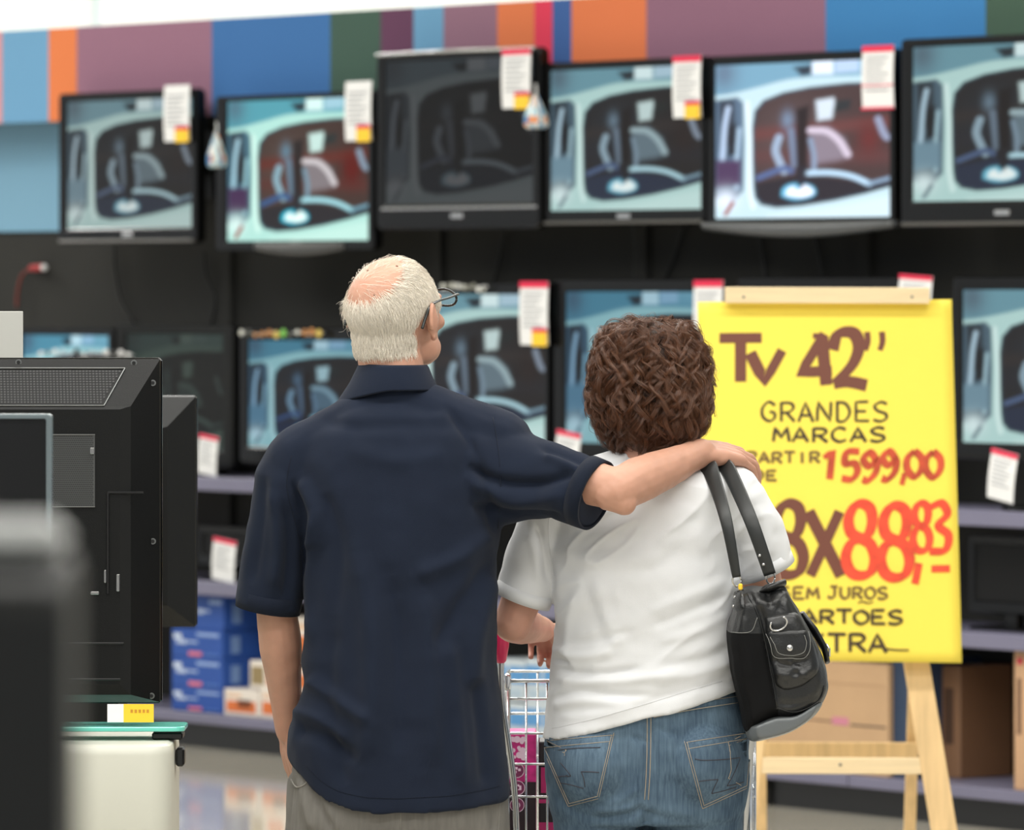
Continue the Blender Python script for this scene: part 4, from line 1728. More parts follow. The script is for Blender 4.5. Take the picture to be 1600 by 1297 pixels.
def hand(mb, wrist, fwd, nrm, thumb_side, curls, spread=.12, sc=1.0, thumb_dir=None, rscale=1.0):
    """palm and five fingers; fwd along the fingers, nrm out of the back of the hand, thumb_side toward the thumb"""
    f = Vector(fwd).normalized()
    n_ = Vector(nrm)
    n_ = (n_ - f * n_.dot(f)).normalized()
    t = Vector(thumb_side)
    t = (t - f * t.dot(f) - n_ * t.dot(n_)).normalized()
    w = Vector(wrist)
    lens = [(.044, .026, .021), (.048, .029, .022), (.045, .027, .021), (.035, .021, .018)]
    knuck = [(.088, .028), (.092, .009), (.087, -.010), (.078, -.028)]
    rad = [.0088, .0092, .0086, .0076]
    for k in range(4):
        kp = w + f * knuck[k][0] * sc + t * knuck[k][1] * sc
        st_ = w + t * knuck[k][1] * .55 * sc + f * .004
        mb.capsule([st_, st_.lerp(kp, .5) + n_ * .003, kp], [.0145 * rscale, .0135 * rscale, .0108 * rscale], 12)
        d = (f + t * spread * (1.5 - k) / 1.5 * .8).normalized()
        p = kp
        pts, rs = [p], [rad[k] * 1.08 * rscale]
        ax = d.cross(n_).normalized()
        for q in range(3):
            ang = curls[k][q]
            d = (Matrix.Rotation(-ang, 3, ax) @ d).normalized()
            p = p + d * lens[k][q] * sc
            pts.append(p)
            rs.append(rad[k] * (1.0 - .09 * (q + 1)) * rscale)
        mb.capsule(pts, rs, 12)
    # fill of the palm
    for a, b in ((.022, .024), (.05, 0), (.03, -.018)):
        mb.ell(w + f * a * sc + t * b * sc - n_ * .004, (.02 * sc, .02 * sc, .013 * sc), None, 14, 10)
    td = Vector(thumb_dir).normalized() if thumb_dir else (f * .75 + t * .75 - n_ * .35).normalized()
    tb = w + f * .018 * sc + t * .022 * sc - n_ * .006
    p1 = tb + td * .036 * sc
    d2 = (td + f * .45 - t * .15).normalized()
    p2 = p1 + d2 * .030 * sc
    p3 = p2 + (d2 + f * .2).normalized() * .024 * sc
    mb.capsule([tb, p1, p2, p3], [.0135 * rscale, .0112 * rscale, .0098 * rscale, .0082 * rscale], 12)


def frame(yaw, pitch, roll=0.0):
    """right, forward, up of a head turned to the right by yaw and tipped up by pitch"""
    f = Vector((math.sin(yaw) * math.cos(pitch), math.cos(yaw) * math.cos(pitch), math.sin(pitch)))
    r = Vector((math.cos(yaw), -math.sin(yaw), 0))
    u = r.cross(f)
    R = Matrix.Rotation(roll, 3, f)
    r, u = R @ r, R @ u
    return Matrix((r, f, u)).transposed()


def head(mb, c, R, k=1.0, ear=True, nape=True):
    """skull, jaw, face features and ears in one solid; local axes right, forward, up"""
    def L(x, y, z):
        return Vector(c) + R @ (Vector((x, y, z)) * k)

    def E(p, r):
        mb.ell(L(*p), [q * k for q in r], R, 28, 18)
    E((0, -.010, .022), (.076, .094, .084))
    E((0, .02, .0), (.070, .078, .085))
    E((0, .045, -.045), (.056, .052, .062))
    E((0, .066, -.088), (.030, .026, .026))
    for s in (-1, 1):
        E((s * .036, .04, -.068), (.026, .042, .030))
        E((s * .040, .070, -.022), (.022, .020, .018))
        E((s * .030, .082, .022), (.024, .012, .010))
    E((0, -.040, -.03), (.056, .050, .055))
    E((0, -.024, -.020), (.064, .066, .064))
    mb.capsule([L(0, -.034, .0), L(0, -.036, -.05), L(0, -.034, -.105)], [.060 * k, .056 * k, .051 * k], 24)
    # nose, brow, lips
    mb.capsule([L(0, .094, .016), L(0, .106, -.008), L(0, .116, -.028)], [.008 * k, .010 * k, .013 * k], 12)
    for s in (-1, 1):
        E((s * .011, .104, -.030), (.008, .010, .007))
    mb.capsule([L(-.020, .086, -.058), L(0, .097, -.055), L(.020, .086, -.058)], [.004 * k, .006 * k, .004 * k], 10)
    mb.capsule([L(-.018, .085, -.066), L(0, .095, -.066), L(.018, .085, -.066)], [.004 * k, .0065 * k, .004 * k], 10)
    if ear:
        for s in (-1, 1):
            pts = []
            for a in np.linspace(math.radians(-30), math.radians(285), 20):
                rr = 1.0 if a < math.radians(180) else .82
                pts.append(L(s * (.0835 + .0065 * math.cos(a)), -.004 - .017 * rr * math.cos(a) * 1.0 + .001, -.008 + .031 * math.sin(a) * rr - (.004 if a > 3.4 else 0)))
            mb.tube(pts, .0042 * k, 8)
            mb.ell(L(s * .081, -.002, -.008), (.0075 * k, .017 * k, .029 * k), R, 16, 12)
            mb.ell(L(s * .079, .004, -.036), (.006 * k, .009 * k, .011 * k), R, 12, 10)


def eyes(root, c, R, k, iris):
    white = mat('eye_white', C(232, 230, 226), .25)
    for s in (-1, 1):
        mb = MB()
        p = Vector(c) + R @ (Vector((s * .031, .0795, .004)) * k)
        mb.ell(p, (.0125 * k, .0115 * k, .0105 * k), R, 16, 12)
        mb.mi = 1
        mb.ell(p + R @ Vector((0, .0085 * k, 0)), (.0052 * k, .0035 * k, .0052 * k), R, 12, 8)
        mb.build('eye', [white, mat('iris_' + iris, C(70, 60, 48), .2)], root, True, world=True)


def strands(name, lines, r, m, root, taper=True):
    """lines (n,k,3): thin three-sided hairs in one mesh"""
    A = np.asarray(lines, dtype=np.float64)
    n, k, _ = A.shape
    T = np.gradient(A, axis=1)
    T /= np.linalg.norm(T, axis=2, keepdims=True) + 1e-12
    ref = np.array([.37, .82, .43])
    B1 = np.cross(T, ref)
    B1 /= np.linalg.norm(B1, axis=2, keepdims=True) + 1e-12
    B2 = np.cross(T, B1)
    rad = r * (np.linspace(1, .35, k) if taper else np.ones(k))
    vs = []
    for j in range(3):
        a = 2 * math.pi * j / 3
        vs.append(A + (B1 * math.cos(a) + B2 * math.sin(a)) * rad[None, :, None])
    V = np.stack(vs, 2).reshape(-1, 3)
    base = np.arange(n)[:, None, None] * (k * 3)
    i = np.arange(k - 1)[None, :, None] * 3
    j = np.arange(3)[None, None, :]
    j2 = (j + 1) % 3
    Q = np.stack([base + i + j, base + i + j2, base + i + 3 + j2, base + i + 3 + j], -1).reshape(-1, 4)
    return fast_mesh(name, V, Q, m, root)


# ------------------------------------------------------------------ the man
YM = 12.0
sm = YM / F


def M_(px, py, dy=0.0):
    return P(px, py, YM + dy)


def MZ(z):
    return HY + (CZ - z) * F / YM


man = thing('person', 'person with short white hair in a navy polo shirt, arm around the other', 'person', M_(628, MZ(0.0)))
man.location.z = 0.0
SK_M = skin_material('skin_tan', (190, 143, 121), 0)

shirt_rows = [(594, 560, 670, .006, .070), (612, 556, 674, .008, .073), (630, 540, 692, .01, .080), (650, 500, 742, .0, .092), (680, 464, 785, 0, .108), (720, 448, 800, 0, .120), (780, 452, 792, 0, .128),
              (850, 474, 780, .0, .132), (905, 478, 777, 0, .133), (960, 480, 776, 0, .136), (1035, 470, 777, 0, .142), (1065, 476, 780, 0, .145), (1100, 464, 785, 0, .148),
              (1140, 450, 789, 0, .15), (1170, 450, 792, 0, .152), (1240, 455, 799, 0, .155), (1300, 455, 800, 0, .155)]

_hx = [440, 450, 466, 484, 506, 532, 570, 620, 700, 760, 800]
_hy = [1166, 1170, 1196, 1220, 1240, 1254, 1262, 1264, 1260, 1250, 1238]


def man_hem(px):
    return float(np.interp(px, _hx, _hy))


Lsh, Lel, Lwr = M_(462, 742, -.01), M_(433, 960, .03), M_(452, 1142, .10)
Rsh, Rel, Rwr = M_(782, 712, -.01), M_(966, 766, -.135), M_(1096, 707, .055)

# body
HC = M_(616, 492, .02)
HR = frame(math.radians(30), math.radians(9), math.radians(2))
mb = MB()
head(mb, HC, HR, 1.03)
mb.capsule([HC + HR @ Vector((0, -.022, -.045)), M_(614, 590, .0), M_(612, 640, -.01)], [.057, .060, .072], 24)
torso_loft(mb, [(640, 560, 670, 0, .06), (670, 490, 765, 0, .085), (720, 470, 780, 0, .1), (850, 492, 764, 0, .112), (1000, 494, 762, 0, .118), (1180, 475, 775, 0, .122), (1262, 500, 750, 0, .1)], YM, dense=20)
mb.capsule([Lsh, Lsh.lerp(Lel, .5) + Vector((0, -.004, 0)), Lel], [.052, .046, .040], 18)
mb.capsule([Lel, Lel.lerp(Lwr, .28), Lel.lerp(Lwr, .6), Lwr], [.0395, .0405, .033, .0265], 18)
hand(mb, Lwr, M_(464, 1230, .13) - Lwr, (-.9, -.4, .1), (.3, .9, .1), [(.2, .3, .3)] * 4, sc=.98)
mb.capsule([Rsh, Rsh.lerp(Rel, .5) + Vector((0, -.006, 0)), Rel], [.052, .044, .040], 18)
mb.capsule([Rel, Rel.lerp(Rwr, .25) + Vector((0, 0, .002)), Rel.lerp(Rwr, .55), Rel.lerp(Rwr, .82), Rwr], [.041, .0435, .0385, .0305, .0275], 18)
mb.capsule([M_(955, 772, -.14), M_(974, 784, -.145)], [.034, .026], 14)
hand(mb, Rwr, (.72, .66, -.06), (.12, -.42, .9), (-.35, .8, .2),
     [(.15, .35, .3), (.2, .45, .35), (.28, .5, .4), (.4, .5, .4)], sc=1.04, rscale=1.08)
for hx_, kx_, fx_ in ((548, 552, 556), (706, 704, 700)):
    mb.capsule([M_(hx_, MZ(.88)), M_(kx_, MZ(.5)), M_(kx_, MZ(.46)), M_(fx_, MZ(.28), -.01), M_(fx_, MZ(.09), -.01)], [.078, .056, .055, .05, .036], 16)
    mb.capsule([M_(fx_, MZ(.06), -.02), M_(fx_, MZ(.05), .08)], [.034, .03], 12)
V, Q, N = fuse(mb, .0032, 5)
# tendons and veins of the forearm, soft
V = V + N * (vnoise(V, 55, 3) * .0009)[:, None].astype(np.float32)
V_body, Q_body, N_body = V, Q, N


def tuck(V, bvh, covered, gap=.006, far=.05):
    """keep what lies under a garment inside it"""
    V = V.copy()
    for i in np.nonzero(covered)[0]:
        p = Vector(V[i].tolist())
        loc, n, k, d = bvh.find_nearest(p)
        if loc is None:
            continue
        s = (p - loc).dot(n)
        if -gap < s < far:
            V[i] = loc - n * gap
    return V


eyes(man, HC, HR, 1.03, 'grey')

# polo shirt
mb = MB()
torso_loft(mb, shirt_rows, YM, man_hem, 1120)
mb.capsule([M_(600, 640, -.01), M_(462, 722, -.01)], [.06, .062], 20)
mb.capsule([M_(630, 634, -.01), M_(780, 698, -.01)], [.06, .068], 20)
cuffL0, cuffL1 = M_(452, 745, -.008), M_(419, 948, .02)
mb.tube([M_(458, 705, -.01), cuffL0, cuffL0.lerp(cuffL1, .5), cuffL1], [.05, .066, .0625, .0605], 30)
mb.ell(M_(462, 726, -.01), (.062, .062, .062))
cuffR0, cuffR1 = M_(778, 716, -.012), M_(928, 773, -.105)
mb.tube([M_(745, 735, -.005), M_(790, 744, -.015), M_(830, 748, -.04), M_(872, 755, -.066), cuffR1], [.104, .096, .080, .0695, .0665], 30)
V, Q, N = fuse(mb, .0042, 15)
mf = [([(452, 745), (470, 790), (478, 840), (476, 900)], -.0035, 8), ([(470, 748), (492, 800), (494, 860)], .006, 12),
      ([(500, 790), (490, 860), (484, 930), (486, 1000)], .004, 8), ([(505, 770), (530, 850), (520, 960)], -.003, 14),
      ([(425, 760), (432, 840), (426, 920)], .004, 10), ([(412, 740), (405, 830), (392, 915)], -.003, 10), ([(445, 790), (452, 860), (446, 940)], -.004, 9),
      ([(730, 725), (770, 750), (840, 757), (900, 735)], -.006, 10), ([(735, 750), (800, 782), (880, 775)], .005, 12), ([(740, 790), (800, 806), (880, 808)], -.005, 9),
      ([(700, 640), (735, 690), (760, 760), (772, 840)], -.003, 8), ([(845, 700), (900, 716), (945, 735)], -.004, 8), ([(850, 712), (905, 735)], .003, 8),
      ([(770, 830), (720, 870), (650, 900)], .004, 14), ([(776, 870), (730, 930), (680, 1010)], -.004, 14), ([(772, 900), (745, 990), (738, 1080)], .005, 14),
      ([(560, 860), (575, 960), (580, 1080), (570, 1200)], .005, 20), ([(610, 900), (622, 1020), (624, 1180)], -.004, 18), ([(665, 930), (672, 1050), (676, 1200)], .004, 18),
      ([(520, 960), (512, 1060), (520, 1160), (540, 1230)], -.004, 16), ([(480, 1060), (520, 1090), (580, 1130)], .005, 12), ([(460, 1140), (500, 1150), (560, 1190)], -.005, 13),
      ([(455, 1110), (500, 1125), (540, 1160)], .004, 10), ([(740, 1060), (752, 1140), (760, 1230)], -.004, 12), ([(700, 1000), (712, 1100), (722, 1230)], .004, 14),
      ([(500, 655), (560, 668), (640, 664), (720, 668)], -.002, 12), ([(540, 700), (620, 720), (700, 705)], .002, 16)]
V = folds(V, N, [(a, b * 2.5, c * .95) for a, b, c in mf])
V = V + N * (vnoise(V * np.array([1.4, 1, .45]), 17, 1) * .0045 + vnoise(V, 38, 2) * .0011)[:, None].astype(np.float32)
navy = mat('navy_pique', C(28, 35, 50), .9, spec=.12, bump=.5, bscale=1400, sheen=.05, var=.06, vscale=14)
SHIRT = fast_mesh('polo_shirt', V, Q, navy, man)
bvh_shirt = bvh_of(V, Q)


def cuff(name, a, b, r0, r1, th, m, root, squash=None):
    a, b = Vector(a), Vector(b)
    ax = (b - a).normalized()
    ref = Vector((0, 1, 0))
    n1 = (ref - ax * ref.dot(ax)).normalized()
    n2 = ax.cross(n1)
    rings = []
    for p, r in ((a, r0), (a, r0 + th), (a.lerp(b, .5), (r0 + r1) / 2 + th * 1.15), (b, r1 + th), (b, r1), (b, r1 - .004), (a, r0 - .004)):
        rings.append([p + n1 * (r * math.cos(t)) + n2 * (r * math.sin(t)) for t in np.linspace(0, 2 * math.pi, 40, endpoint=False)])
    mb = MB()
    mb.rings(rings, caps=False, closed=True)
    return mb.build(name, m, root, True, world=True)


rib = mat('navy_rib', C(24, 30, 43), .9, spec=.12, bump=.6, bscale=900, sheen=.05)
axL = (cuffL1 - cuffL0).normalized()
cuff('sleeve_cuff', cuffL1 - axL * .026, cuffL1 + axL * .006, .0605, .0600, .0015, rib, SHIRT)
axR = (cuffR1 - cuffR0).normalized()
cuff('sleeve_cuff', cuffR1 - axR * .024, cuffR1 + axR * .006, .0672, .0662, .0015, rib, SHIRT)

# folded collar
mb = MB()
rings = []
NA = 64
cc = M_(614, 604, .0)
for (pz, rx, ry, tx, ty) in ((574, .0600, .062, 0, .003), (570, .064, .066, 0, .003), (574, .0675, .0695, 0, .002), (590, .075, .077, 0, -.003), (607, .086, .086, 0, -.008),
                             (610, .0865, .086, 0, -.009), (607, .083, .083, 0, -.006), (590, .070, .071, 0, 0)):
    ring = []
    for j in range(NA):
        a = 2 * math.pi * j / NA
        ca, sa = math.cos(a), math.sin(a)
        left = max(0, -ca)
        right = max(0, ca)
        low = (pz - 574) / 36.0
        drop = low * (20 * left ** 1.5 + 0 * right) + (3 * max(0, sa)) * 4 * max(0, low) + max(0, sa) * 10
        ex = 1 + (.22 * left ** 2 * max(0, low))
        x = cc.x + rx * ca * ex + tx
        y = YM + .005 + ty * 0 + ry * sa
        ring.append((x, y, CZ - (pz + drop - 440 - 0) * sm))
    rings.append(ring)
mb.rings(rings, caps=False, closed=True)
mb.build('collar', navy, SHIRT, True, world=True)
# seams: shoulder, armhole, hem, cuff stitching
mb = MB()
drape_line(mb, bvh_shirt, [(455, 712), (448, 760), (462, 820), (476, 880)], .0009, .0002)
mb.build('armhole_seam', rib, SHIRT, True, world=True)
mb = MB()
drape_line(mb, bvh_shirt, [(770, 652), (778, 700), (782, 760), (778, 826)], .0009, .0002)
mb.build('armhole_seam', rib, SHIRT, True, world=True)
mb = MB()
drape_line(mb, bvh_shirt, [(x, man_hem(x) - 16) for x in range(478, 792, 16)], .0007, .0002)
mb.build('hem_stitching', rib, SHIRT, True, world=True)

# trousers
mb = MB()
torso_loft(mb, [(1120, 478, 772, 0, .125), (1200, 462, 790, 0, .135), (1260, 456, 796, 0, .138), (1310, 456, 797, 0, .13), (1345, 470, 783, 0, .11)], YM, dense=15)
for hx_, kx_, fx_ in ((538, 545, 552), (712, 708, 702)):
    mb.capsule([M_(hx_, MZ(.78)), M_(hx_, MZ(.66)), M_(kx_, MZ(.45)), M_(fx_, MZ(.25)), M_(fx_, MZ(.07))], [.100, .098, .083, .078, .074], 26)
mb.capsule([M_(470, 1222, .06), M_(468, 1300, .05)], [.026, .03], 14)
V, Q, N = fuse(mb, .005, 8)
pf = [([(470, 1215), (478, 1260), (490, 1297)], .006, 7), ([(486, 1225), (500, 1260), (520, 1297)], -.006, 7), ([(505, 1250), (530, 1297)], .004, 8), ([(640, 1265), (630, 1300)], -.004, 8),
      ([(720, 1265), (722, 1300)], .003, 9), ([(775, 1255), (772, 1300)], -.004, 7), ([(460, 1225), (462, 1297)], -.004, 6)]
V = folds(V, N, pf)
V = V + N * (vnoise(V, 16, 6) * .004 + vnoise(V, 45, 7) * .001)[:, None].astype(np.float32)
greyc = mat('grey_twill', C(120, 117, 112), .85, spec=.2, bump=.5, bscale=900, var=.1, vscale=20, stretch=(6, 6, 1))
TROU = fast_mesh('trousers', V, Q, greyc, man)
bvh_tr = bvh_of(V, Q)
_ax = [np.array(axL), np.array(axR)]
cov = (V_body[:, 2] < P(0, 590, YM).z) & (V_body[:, 2] > P(0, 1150, YM).z)
cov &= ~(((V_body - np.array(cuffL1)) @ _ax[0] > -.006) & (V_body[:, 0] < M_(490, 0).x))
cov &= ~(((V_body - np.array(cuffR1)) @ _ax[1] > -.006) & (V_body[:, 0] > M_(850, 0).x))
cov &= ~((V_body[:, 0] < M_(478, 0).x) & (V_body[:, 2] < P(0, 960, YM).z))
V_body = tuck(V_body, bvh_shirt, cov)
low = (V_body[:, 2] <= P(0, 1205, YM).z) & (V_body[:, 2] > .12) & (V_body[:, 0] > M_(472, 0).x)
V_body = tuck(V_body, bvh_tr, low)
fast_mesh('body', V_body, Q_body, SK_M, man)
bvh_mbody = bvh_of(V_body, Q_body)
for nm_, ln_, r_ in (('pocket_edge', [(455, 1218), (464, 1230), (478, 1224), (486, 1206)], .0018), ('side_seam', [(783, 1240), (780, 1270), (778, 1300)], .001),
                     ('centre_seam', [(626, 1264), (626, 1300)], .001)):
    mb = MB()
    drape_line(mb, bvh_tr, ln_, r_, .0005)
    mb.build(nm_, mat('grey_stitch', C(130, 127, 121), .8), TROU, True, world=True)


def shoe(root, c, col, L=.28, w=.1):
    mb = MB()
    x, y = c
    rings = []
    for t, ww, h in ((0, .7, .06), (.06, .9, .085), (.25, .95, .09), (.45, .92, .085), (.65, 1.05, .06), (.85, .95, .045), (.96, .6, .035), (1, .3, .025)):
        ring = []
        for j in range(20):
            a = 2 * math.pi * j / 20
            zz_ = h * (.5 + .5 * math.sin(a))
            ring.append((x + w / 2 * ww * math.cos(a), y - .09 + L * t, max(0.0, zz_)))
        rings.append(ring)
    mb.rings(rings)
    return mb.build('shoe', mat('shoe_leather_%d' % col[0], C(*col), .45), root, True, world=True)


for fx_ in (552, 702):
    p = M_(fx_, MZ(.05))
    shoe(man, (p.x, p.y), (40, 34, 30))

# white hair: thick at the sides and nape, thin ring round the bald crown
def to_local(c, R, V, k):
    return ((np.asarray(V) - np.array(c)) @ np.array(R)) / k


def sample_head(V, Q, N, c, R, k, keep, n):
    Lc = to_local(c, R, V, k)
    near = np.linalg.norm(Lc, axis=1) < .15
    qm = near[Q].all(axis=1)
    q = Q[qm]
    cen = V[q].mean(axis=1)
    nn = N[q].mean(axis=1)
    nn /= np.linalg.norm(nn, axis=1, keepdims=True)
    lc = to_local(c, R, cen, k)
    p = keep(lc)
    p = np.where(cen[:, 1] < 99, p, 0)
    p = p / p.sum()
    idx = rng.choice(len(cen), n, p=p)
    jit = rng.normal(0, .0012, (n, 3))
    return cen[idx] + jit, nn[idx], lc[idx]


WHORL = np.array([-.030, -.074, .060])
BALD_C = np.array([-.004, -.045, .098])


def man_keep(l):
    x, y, z = l[:, 0], l[:, 1], l[:, 2]
    back = -y
    # lower hairline: low at the nape, rising to above the ear, sideburn in front of it
    zl = np.where(y < -.035, -.064, np.where(y < .012, -.064 + (y + .035) / .047 * .087, np.where(y < .034, -.03, .02)))
    k = np.clip((z - zl) / .008, 0, 1)
    eard = np.hypot(y + .002, z + .010) + np.where(x < 0, .016, 0)
    k *= np.clip((eard - .037) / .01, 0, 1) * (np.abs(x) > .05) + (np.abs(x) <= .05)
    d = np.sqrt(((x + .014) / .060) ** 2 + ((y + .056) / .066) ** 2 + ((z - .082) / .058) ** 2)
    bald = np.clip((d - .92) / .25, .008, 1)
    front = np.clip((.075 - y) / .02, 0, 1)
    topfront = np.where((z > .06) & (y > .0), .35, 1)
    return k * bald * front * topfront


def man_hair(n, r, seed, lenm=1.0, keep=man_keep):
    P0, NN, LC = sample_head(V_body, Q_body, N_body, HC, HR, 1.03, keep, n)
    up = np.array(HR @ Vector((0, 0, 1)))
    fw = np.array(HR @ Vector((0, 1, 0)))
    Rn = np.array(HR)
    rad = LC - WHORL
    rad = rad @ Rn.T
    rad /= np.linalg.norm(rad, axis=1, keepdims=True)
    g = -np.tile(np.array([0, 0, 1.0]), (n, 1))
    wt = np.clip(LC[:, 2] / .08, 0, 1)[:, None]
    swirl = np.cross(NN, rad)
    d = rad * (.4 + .6 * wt) + g * (1.2 - .9 * wt) + swirl * .35 * wt + fw * np.where(LC[:, 1] > -.02, -.15, 0)[:, None]
    d += rng.normal(0, .16, (n, 3))
    d -= NN * (d * NN).sum(1, keepdims=True)
    d /= np.linalg.norm(d, axis=1, keepdims=True) + 1e-9
    ln = rng.uniform(.016, .030, n)[:, None] * lenm
    ln = ln * np.interp(LC[:, 2:3], [-.065, -.02], [.5, 1])
    pts = []
    for t in np.linspace(0, 1, 6):
        lift = .0040 * math.sin(math.pi * min(1, t * .75)) + .0005
        pts.append(P0 + d * ln * t + NN * (lift * rng.uniform(.7, 1.3, (n, 1)) - (ln * t) ** 2 / .145))
    return np.stack(pts, 1)


M_whair = mat('white_hair', C(240, 232, 218), .5, spec=.4, island=.2)
strands('hair', man_hair(19000, .00036, 1), .00036, M_whair, man)
fuzz = man_hair(260, .0002, 2, 1.0, lambda l: np.where((l[:, 2] > .03) & (l[:, 1] < .06), 1, .0))
strands('thin_hair', fuzz, .00018, M_whair, man)
for (sx, sy, r_) in ((575, 423, .0028), (620, 416, .0026), (585, 461, .002)):
    l, nn = hit(bvh_mbody, sx, sy)
    mb = MB()
    mb.ell(l, (r_, r_ * .6, r_ * .7), None, 10, 6)
    mb.build('age_spot', mat('age_spot_brown', C(120, 84, 66), .6), man, True, world=True)

# spectacles
gl = bpy.data.objects.new('eyeglasses', None)
gl.location = (0, 0, 0)
gl.parent = man
COL.objects.link(gl)


def HL(x, y, z):
    return Vector(HC) + HR @ (Vector((x, y, z)) * 1.03) - man.location


M_lens = mat('lens_glass', C(200, 215, 220), .05)
M_lens.node_tree.nodes['Principled BSDF'].inputs['Alpha'].default_value = .15
M_gl = mat('black_acetate', C(26, 30, 30), .25)
for s in (-1, 1):
    mb = MB()
    mb.tube([HL(s * p[0], p[1], p[2]) for p in cr([(.0815, -.040, -.016), (.083, -.027, .004), (.084, -.010, .0215), (.0845, .02, .026), (.082, .06, .025), (.0775, .102, .025)], 6)],
            [(.0028, .0015)] * 30 + [(.0036, .0016)], 8)
    mb.build('temple', M_gl, gl, True)
    mb = MB()
    pts = [HL(s * (.043 + .032 * math.cos(a) * (1 if abs(math.cos(a)) < .8 else .98)), .112 - .012 * abs(math.cos(a)) * (1 if math.cos(a) > 0 else 0), (.016 + .0155 * math.sin(a))) for a in np.linspace(0, 2 * math.pi, 30)]
    mb.tube(pts, .0024, 7)
    mb.build('rim', M_gl, gl, True)
    mb = MB()
    mb.add(pts[:-1], [tuple(range(29))])
    mb.build('lens', M_lens, gl)
mb = MB()
mb.tube([HL(-.012, .113, .014), HL(0, .116, .018), HL(.012, .113, .014)], .0018, 7)
mb.build('bridge', M_gl, gl, True)
# ------------------------------------------------------------------ the woman
YW = 12.1
sw_ = YW / F


def N_(px, py, dy=0.0):
    return P(px, py, YW + dy)


def NZ(z):
    return HY + (CZ - z) * F / YW


wom = thing('person', 'person with curly brown hair in a white t-shirt and blue jeans', 'person', (N_(1010, 440).x, YW, 0))
SK_W = skin_material('skin_fair', (200, 150, 130), 0)
tee_rows = [(716, 968, 1080, .02, .05), (726, 935, 1120, .015, .07), (742, 905, 1160, .005, .088), (765, 882, 1178, .0, .1), (800, 866, 1170, -.0, .112), (860, 860, 1152, 0, .12),
            (925, 867, 1156, 0, .124), (990, 868, 1155, 0, .124), (1050, 863, 1157, 0, .128), (1085, 858, 1159, 0, .134), (1160, 849, 1166, 0, .143), (1200, 849, 1168, 0, .145)]


def tee_hem(px):
    return float(np.interp(px, [848, 870, 930, 1020, 1080, 1140, 1170], [1158, 1155, 1141, 1115, 1096, 1079, 1072]))


WHC = N_(1012, 594, .03)
WHR = frame(math.radians(-4), math.radians(6))
lsh, lel, lwr = N_(872, 782, .0), N_(801, 974, .03), N_(848, 984, .225)
rsh, rel, rwr = N_(1152, 778, .0), N_(1203, 958, .10), N_(1122, 985, .255)
mb = MB()
head(mb, WHC, WHR, .95, ear=True)
mb.capsule([WHC + WHR @ Vector((0, -.02, -.045)), N_(1012, 690, .005), N_(1014, 735, .0)], [.05, .052, .062], 24)
torso_loft(mb, [(735, 960, 1080, .005, .06), (760, 905, 1145, 0, .08), (810, 885, 1140, 0, .095), (925, 885, 1124, 0, .10), (1050, 885, 1120, 0, .09), (1170, 885, 1130, 0, .09), (1290, 915, 1105, 0, .07)], YW, dense=20)
mb.capsule([lsh, lsh.lerp(lel, .5), lel], [.047, .043, .036], 18)
mb.capsule([lel, lel.lerp(lwr, .3), lel.lerp(lwr, .65), lwr], [.037, .037, .030, .024], 18)
mb.capsule([rsh, rsh.lerp(rel, .5), rel], [.047, .043, .036], 18)
mb.capsule([rel, rel.lerp(rwr, .3), rel.lerp(rwr, .65), rwr], [.037, .037, .030, .024], 18)
grip = [(.75, 1.25, .7), (.75, 1.25, .7), (.75, 1.25, .7), (.72, 1.2, .7)]
hand(mb, lwr, (.05, .95, -.12), (0, .14, .98), (1, 0, 0), grip, .05, sc=.94, thumb_dir=(.35, .5, -.85))
hand(mb, rwr, (-.05, .92, -.28), (0, .3, .95), (-1, 0, 0), grip, .05, sc=.94, thumb_dir=(-.35, .5, -.85))
for hx_, kx_, fx_ in ((936, 946, 956), (1088, 1076, 1066)):
    mb.capsule([N_(hx_, NZ(.84)), N_(kx_, NZ(.47)), N_(kx_, NZ(.43)), N_(fx_, NZ(.26), -.01), N_(fx_, NZ(.09), -.01)], [.070, .050, .050, .046, .034], 16)
    mb.capsule([N_(fx_, NZ(.06), -.02), N_(fx_, NZ(.05), .07)], [.032, .028], 12)
V, Q, N = fuse(mb, .0032, 5)
V = V + N * (vnoise(V, 55, 13) * .0006)[:, None].astype(np.float32)
VW_body, QW_body = V, Q
eyes(wom, WHC, WHR, .95, 'brown')

